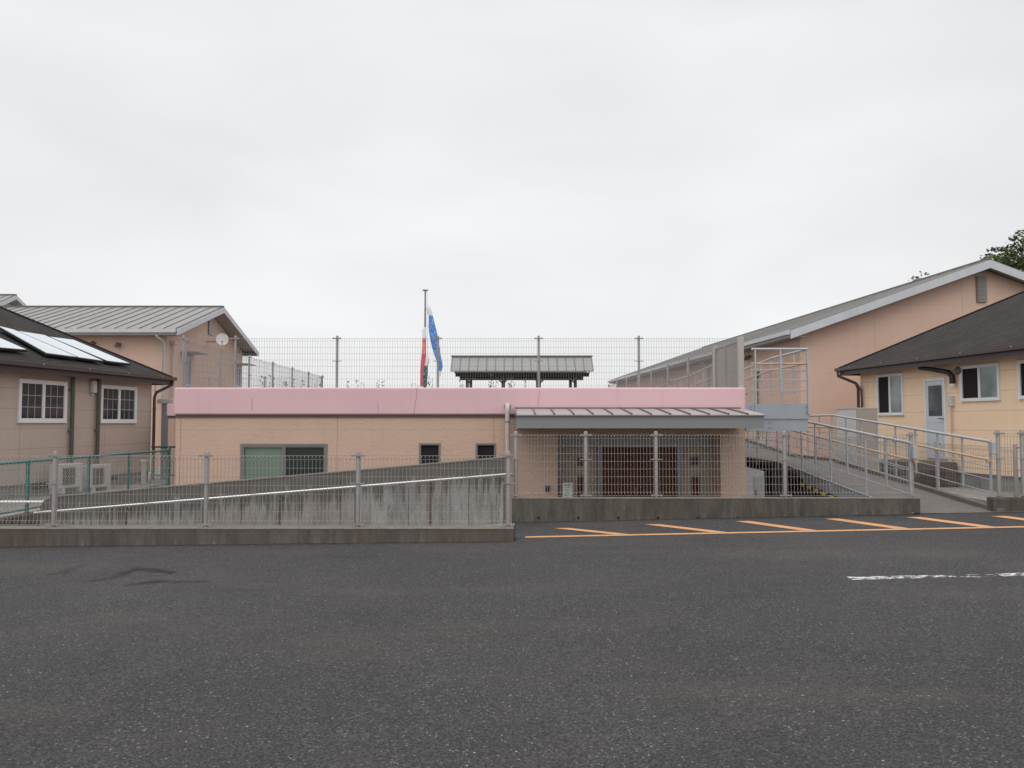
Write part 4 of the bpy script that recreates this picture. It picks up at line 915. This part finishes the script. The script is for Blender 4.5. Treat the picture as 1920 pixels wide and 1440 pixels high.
for i in range(n+1):
    t = i/n; a = Vector((x0+(x1-x0)*t, 0, ze+.075)); b = Vector((xr0-.1+(xr1-xr0+.2)*t, 2, zr+.075)); sm.bar(a, b, .035, .04)
    sm.bar(Vector((a.x,4,ze+.075)), b, .035, .04)
part('seams', sm, A['seam'], pv); part('ridge_cap', MB().box(xr0-.15,xr1+.15,1.88,2.12,zr+.05,zr+.12), A['seam'], pv)
tm = simple('dark_timber', (.030,.024,.020), .8)
m = MB().box(XA(853,PY),XA(1106,PY),.25,.37,ZA(705.5,PY),ZA(698,PY)); m.box(XA(853,PY),XA(1106,PY),3.6,3.72,ZA(705.5,PY),ZA(698,PY))
for i in range(18): x = x0+.2+(x1-x0-.4)*i/17; m.bar((x,.05,ze-.05),(x,2,zr-.06),.05,.09); m.bar((x,3.95,ze-.05),(x,2,zr-.06),.05,.09)
part('beam', m, tm, pv)
for px in (875.5,943,1012,1080):
    x = XA(px,PY)
    for yy in (.31, 3.66): part('post', MB().box(x-.075,x+.075,yy-.075,yy+.075,pz-.1,ZA(705,PY)), tm, pv)
    br = MB()
    for sg in (-1,1):
        if (px < 880 and sg < 0) or (px > 1070 and sg > 0): continue
        br.bar((x,.31,ZA(719,PY)),(x+sg*.40,.31,ZA(704,PY)),.06,.07)
    part('brace', br, tm, pv)
# ------------------------------------------------------------------ flagpole and carp streamers
FY_ = 30; fpx = XA(797,FY_,640)
fp = thing('flagpole', 'tall thin grey flagpole with a flat cap rising above the roof', 'flagpole', loc=(fpx,FY_,1.95))
zt = ZA(545,FY_)-1.95
part('pole', MB().tube([(0,0,0),(0,0,zt*.5),(0,0,zt)],[.055,.045,.03],10), A['post_up'], fp); part('cap', MB().disc((0,0,zt-.0),.11,(0,0,1),.03,14), A['post_up'], fp)
part('halyard', MB().tube([(.07,0,zt-.05),(.1,0,zt*.5),(.07,0,.3)],.006,4), A['white'], fp)
def cloth(name, c, spots=None):
    t = MT(name, .8, 0, .2).base(c)
    if spots: t.mix(t.math('LESS_THAN', t.vor(7, 'DISTANCE_TO_EDGE'), .055), spots)
    t.mul(t.rng(t.noise(3), .3, .7, .9, 1.1)); return t.done()
def streamer(label, path, parts):
    pts = [W(x/5.0526+640, y/5.0526+530, FY_-.12) for x, y, w_ in path]; ws = [w_/5.0526/2*FY_/FPX for x, y, w_ in path]
    o0 = pts[0]; root = thing('carp_streamer', label, 'streamer', loc=o0, group=None)
    for nm, i0, i1, mt in parts:
        vs_ = []; n = 14; idx = range(i0, i1+1)
        for i in idx:
            for k in range(n):
                t = 2*pi*k/n; fold = 1+.18*sin(3*t+i*.8); vs_.append(pts[i]-o0+Vector((cos(t)*ws[i], sin(t)*ws[i]*.45*fold, 0)))
        fs_ = [(a*n+k, a*n+(k+1)%n, (a+1)*n+(k+1)%n, (a+1)*n+k) for a in range(len(idx)-1) for k in range(n)]
        part(nm, MB().add(vs_, fs_, True), mt, root)
cw = cloth('white_cloth', (.72,.72,.74)); cbl = cloth('blue_cloth', (.075,.20,.55), (.22,.38,.66)); cr_ = cloth('red_cloth', (.58,.10,.15)); cg = cloth('green_cloth', (.035,.085,.075), (.16,.3,.24)); cl2 = cloth('light_blue_cloth', (.06,.27,.60)); cr2 = cloth('coral_cloth', (.68,.17,.14), (.7,.35,.3))
streamer('blue carp streamer hanging limp from the flagpole', [(822,205,8),(826,245,48),(838,280,46),(846,310,38),(853,360,52),(858,410,66),(868,470,74),(880,540,76),(897,620,72),(912,690,60),(928,740,48),(942,790,38),(938,840,20),(936,862,16),(935,888,10)], [('head',0,3,cw),('body',3,9,cbl),('tail',9,12,cl2),('tail_tip',12,14,cw)])
streamer('red carp streamer with white head hanging straight beside the pole', [(788,420,22),(784,450,42),(784,500,36),(784,525,34),(784,600,38),(782,680,44),(776,760,46),(770,850,44),(762,985,32)], [('head',0,3,cw),('upper_body',3,5,cr2),('body',5,8,cr_)])
streamer('dark green carp streamer with white head, lowest on the pole', [(812,695,20),(815,720,40),(812,755,42),(800,785,40),(796,830,48),(790,900,50),(788,985,42)], [('head',0,3,cw),('body',3,6,cg)])
# ------------------------------------------------------------------ vegetation
def leaf_cloud(mb, c, r, n, size, flat=.8):
    for i in range(n):
        while True:
            p = Vector((random.uniform(-1,1), random.uniform(-1,1), random.uniform(-1,1)))
            if .25 < p.length < 1: break
        p = Vector((p.x*r[0], p.y*r[1], p.z*r[2]))+c
        a = Vector((random.gauss(0,1), random.gauss(0,1), random.gauss(0,.5))).normalized(); b = a.cross(Vector((random.gauss(0,1), random.gauss(0,1), random.gauss(0,1)))).normalized()
        s_ = size*random.uniform(.6,1.4)
        mb.add([p-a*s_, p+b*s_*.45, p+a*s_, p-b*s_*.45], [(0,1,2,3)])
def tree(name, label, x, y, z0, blobs, trunk_r, hgt, m, n, size):
    root = thing(name, label, 'tree', loc=(x,y,z0))
    t = MB().tube([(0,0,0),(.1,0,hgt*.35),(-.05,.1,hgt*.65),(.1,0,hgt*.9)],[trunk_r,trunk_r*.75,trunk_r*.45,trunk_r*.12],10)
    for (bx,by,bz,r) in blobs: t.tube([(0,0,min(bz-r*.5,hgt*.6)*.8),(bx*.5,by*.5,bz-r*.6),(bx,by,bz)],[trunk_r*.35,trunk_r*.2,.03],6)
    part('trunk', t, A['bark'], root)
    mb = MB()
    for (bx,by,bz,r) in blobs:
        k = int(n*(r/1.5)**2)
        for j in range(10):
            d = Vector((random.gauss(0,1),random.gauss(0,1),random.gauss(0,.8))).normalized()*r*random.uniform(.6,1.25)
            leaf_cloud(mb, Vector((bx,by,bz))+d, (r*.42,r*.42,r*.15), k//10, size)
        leaf_cloud(mb, Vector((bx,by,bz)), (r*.75,r*.75,r*.5), k//4, size)
    part('crown', mb, m, root)
TYY = 48
def tp(px, py, dy=0): p = W(px, py, TYY+dy); return p
tx = W(1925,500,TYY).x; 
bl = []
for px, py, r in ((1906,453,.85),(1925,472,1.3),(1884,488,1.05),(1905,510,1.4),(1930,530,1.7),(1854,488,.5),(1866,500,.7),(1960,470,1.6),(1970,520,2.2),(1891,470,.6),(1945,442,1.0),(1885,525,1.2)):
    p = tp(px, py, random.uniform(-1,1)); bl.append((p.x-tx, p.y-TYY, p.z, r))
tree('broadleaf_tree', 'dark green broadleaf tree rising behind the large hall roof', tx, TYY, 0, bl, .35, 9, A['leaf'], 560, .125)
tx = W(1722,530,TYY).x; bl = []
for px, py, r in ((1728,521,.30),(1719,526,.30),(1707,532,.2),(1725,545,.6),(1735,550,.7),(1712,552,.6)):
    p = tp(px, py); bl.append((p.x-tx, 0, p.z, r))
tree('broadleaf_tree', 'small tree tip showing above the middle of the large hall roof slope', tx, TYY, 0, bl, .2, 7.4, A['leaf2'], 700, .12)
wd0 = None
for i, (px, py) in enumerate(((497,704),(515,708),(560,712),(661,714),(673,719),(715,714),(780,721),(813,708),(868,711),(872,720),(916,700),(922,714),(962,705),(978,709),(955,716),(600,717),(540,716))):
    Yw = 33; p = W(px, py, Yw)
    if wd0 is None or i % 4 == 0:
        root = thing('weed', 'thin wild plant stem poking up beyond the roof parapet', 'plant', loc=(p.x,Yw,1.95), group='wild plant stems beyond the roof parapet')
        stm = MB(); lf = MB(); h = 1.0
        for s_ in range(3):
            a = random.uniform(0,2*pi); q = [(0,0,0),(.08*cos(a),.08*sin(a),.4),(.2*cos(a),.2*sin(a),.75),(.22*cos(a),.22*sin(a),1)]
            stm.tube(q,[.008,.006,.005,.003],5)
            for k in range(9):
                t = random.uniform(.45,1); P = Vector((.22*cos(a)*t,.22*sin(a)*t,t)); d = Vector((random.uniform(-1,1),random.uniform(-1,1),random.uniform(-.2,.8))).normalized()*.05
                lf.add([P, P+d+Vector((0,0,.02)), P+d*1.7, P+d-Vector((0,0,.02))], [(0,1,2,3)])
        part('stem', stm, A['weed'], root); part('leaves', lf, A['weed'], root); wd0 = root
    else:
        root = copy_tree(wd0); root.location = (p.x, Yw, 1.95)
        root.rotation_euler.z = random.uniform(0,6)
    root.scale = (1,1,max(.25,p.z-1.95))
    root['label'] = ('thin wild plant stem beyond the left roof terrace fence' if px <= 600 else 'thin wild plant stem poking up above the parapet left of the flagpole' if px <= 780 and px > 600 else
        'thin wild plant stem poking up between the blue streamer and the pavilion' if px < 860 else 'thin wild plant stem seen against the sky under the pavilion roof')
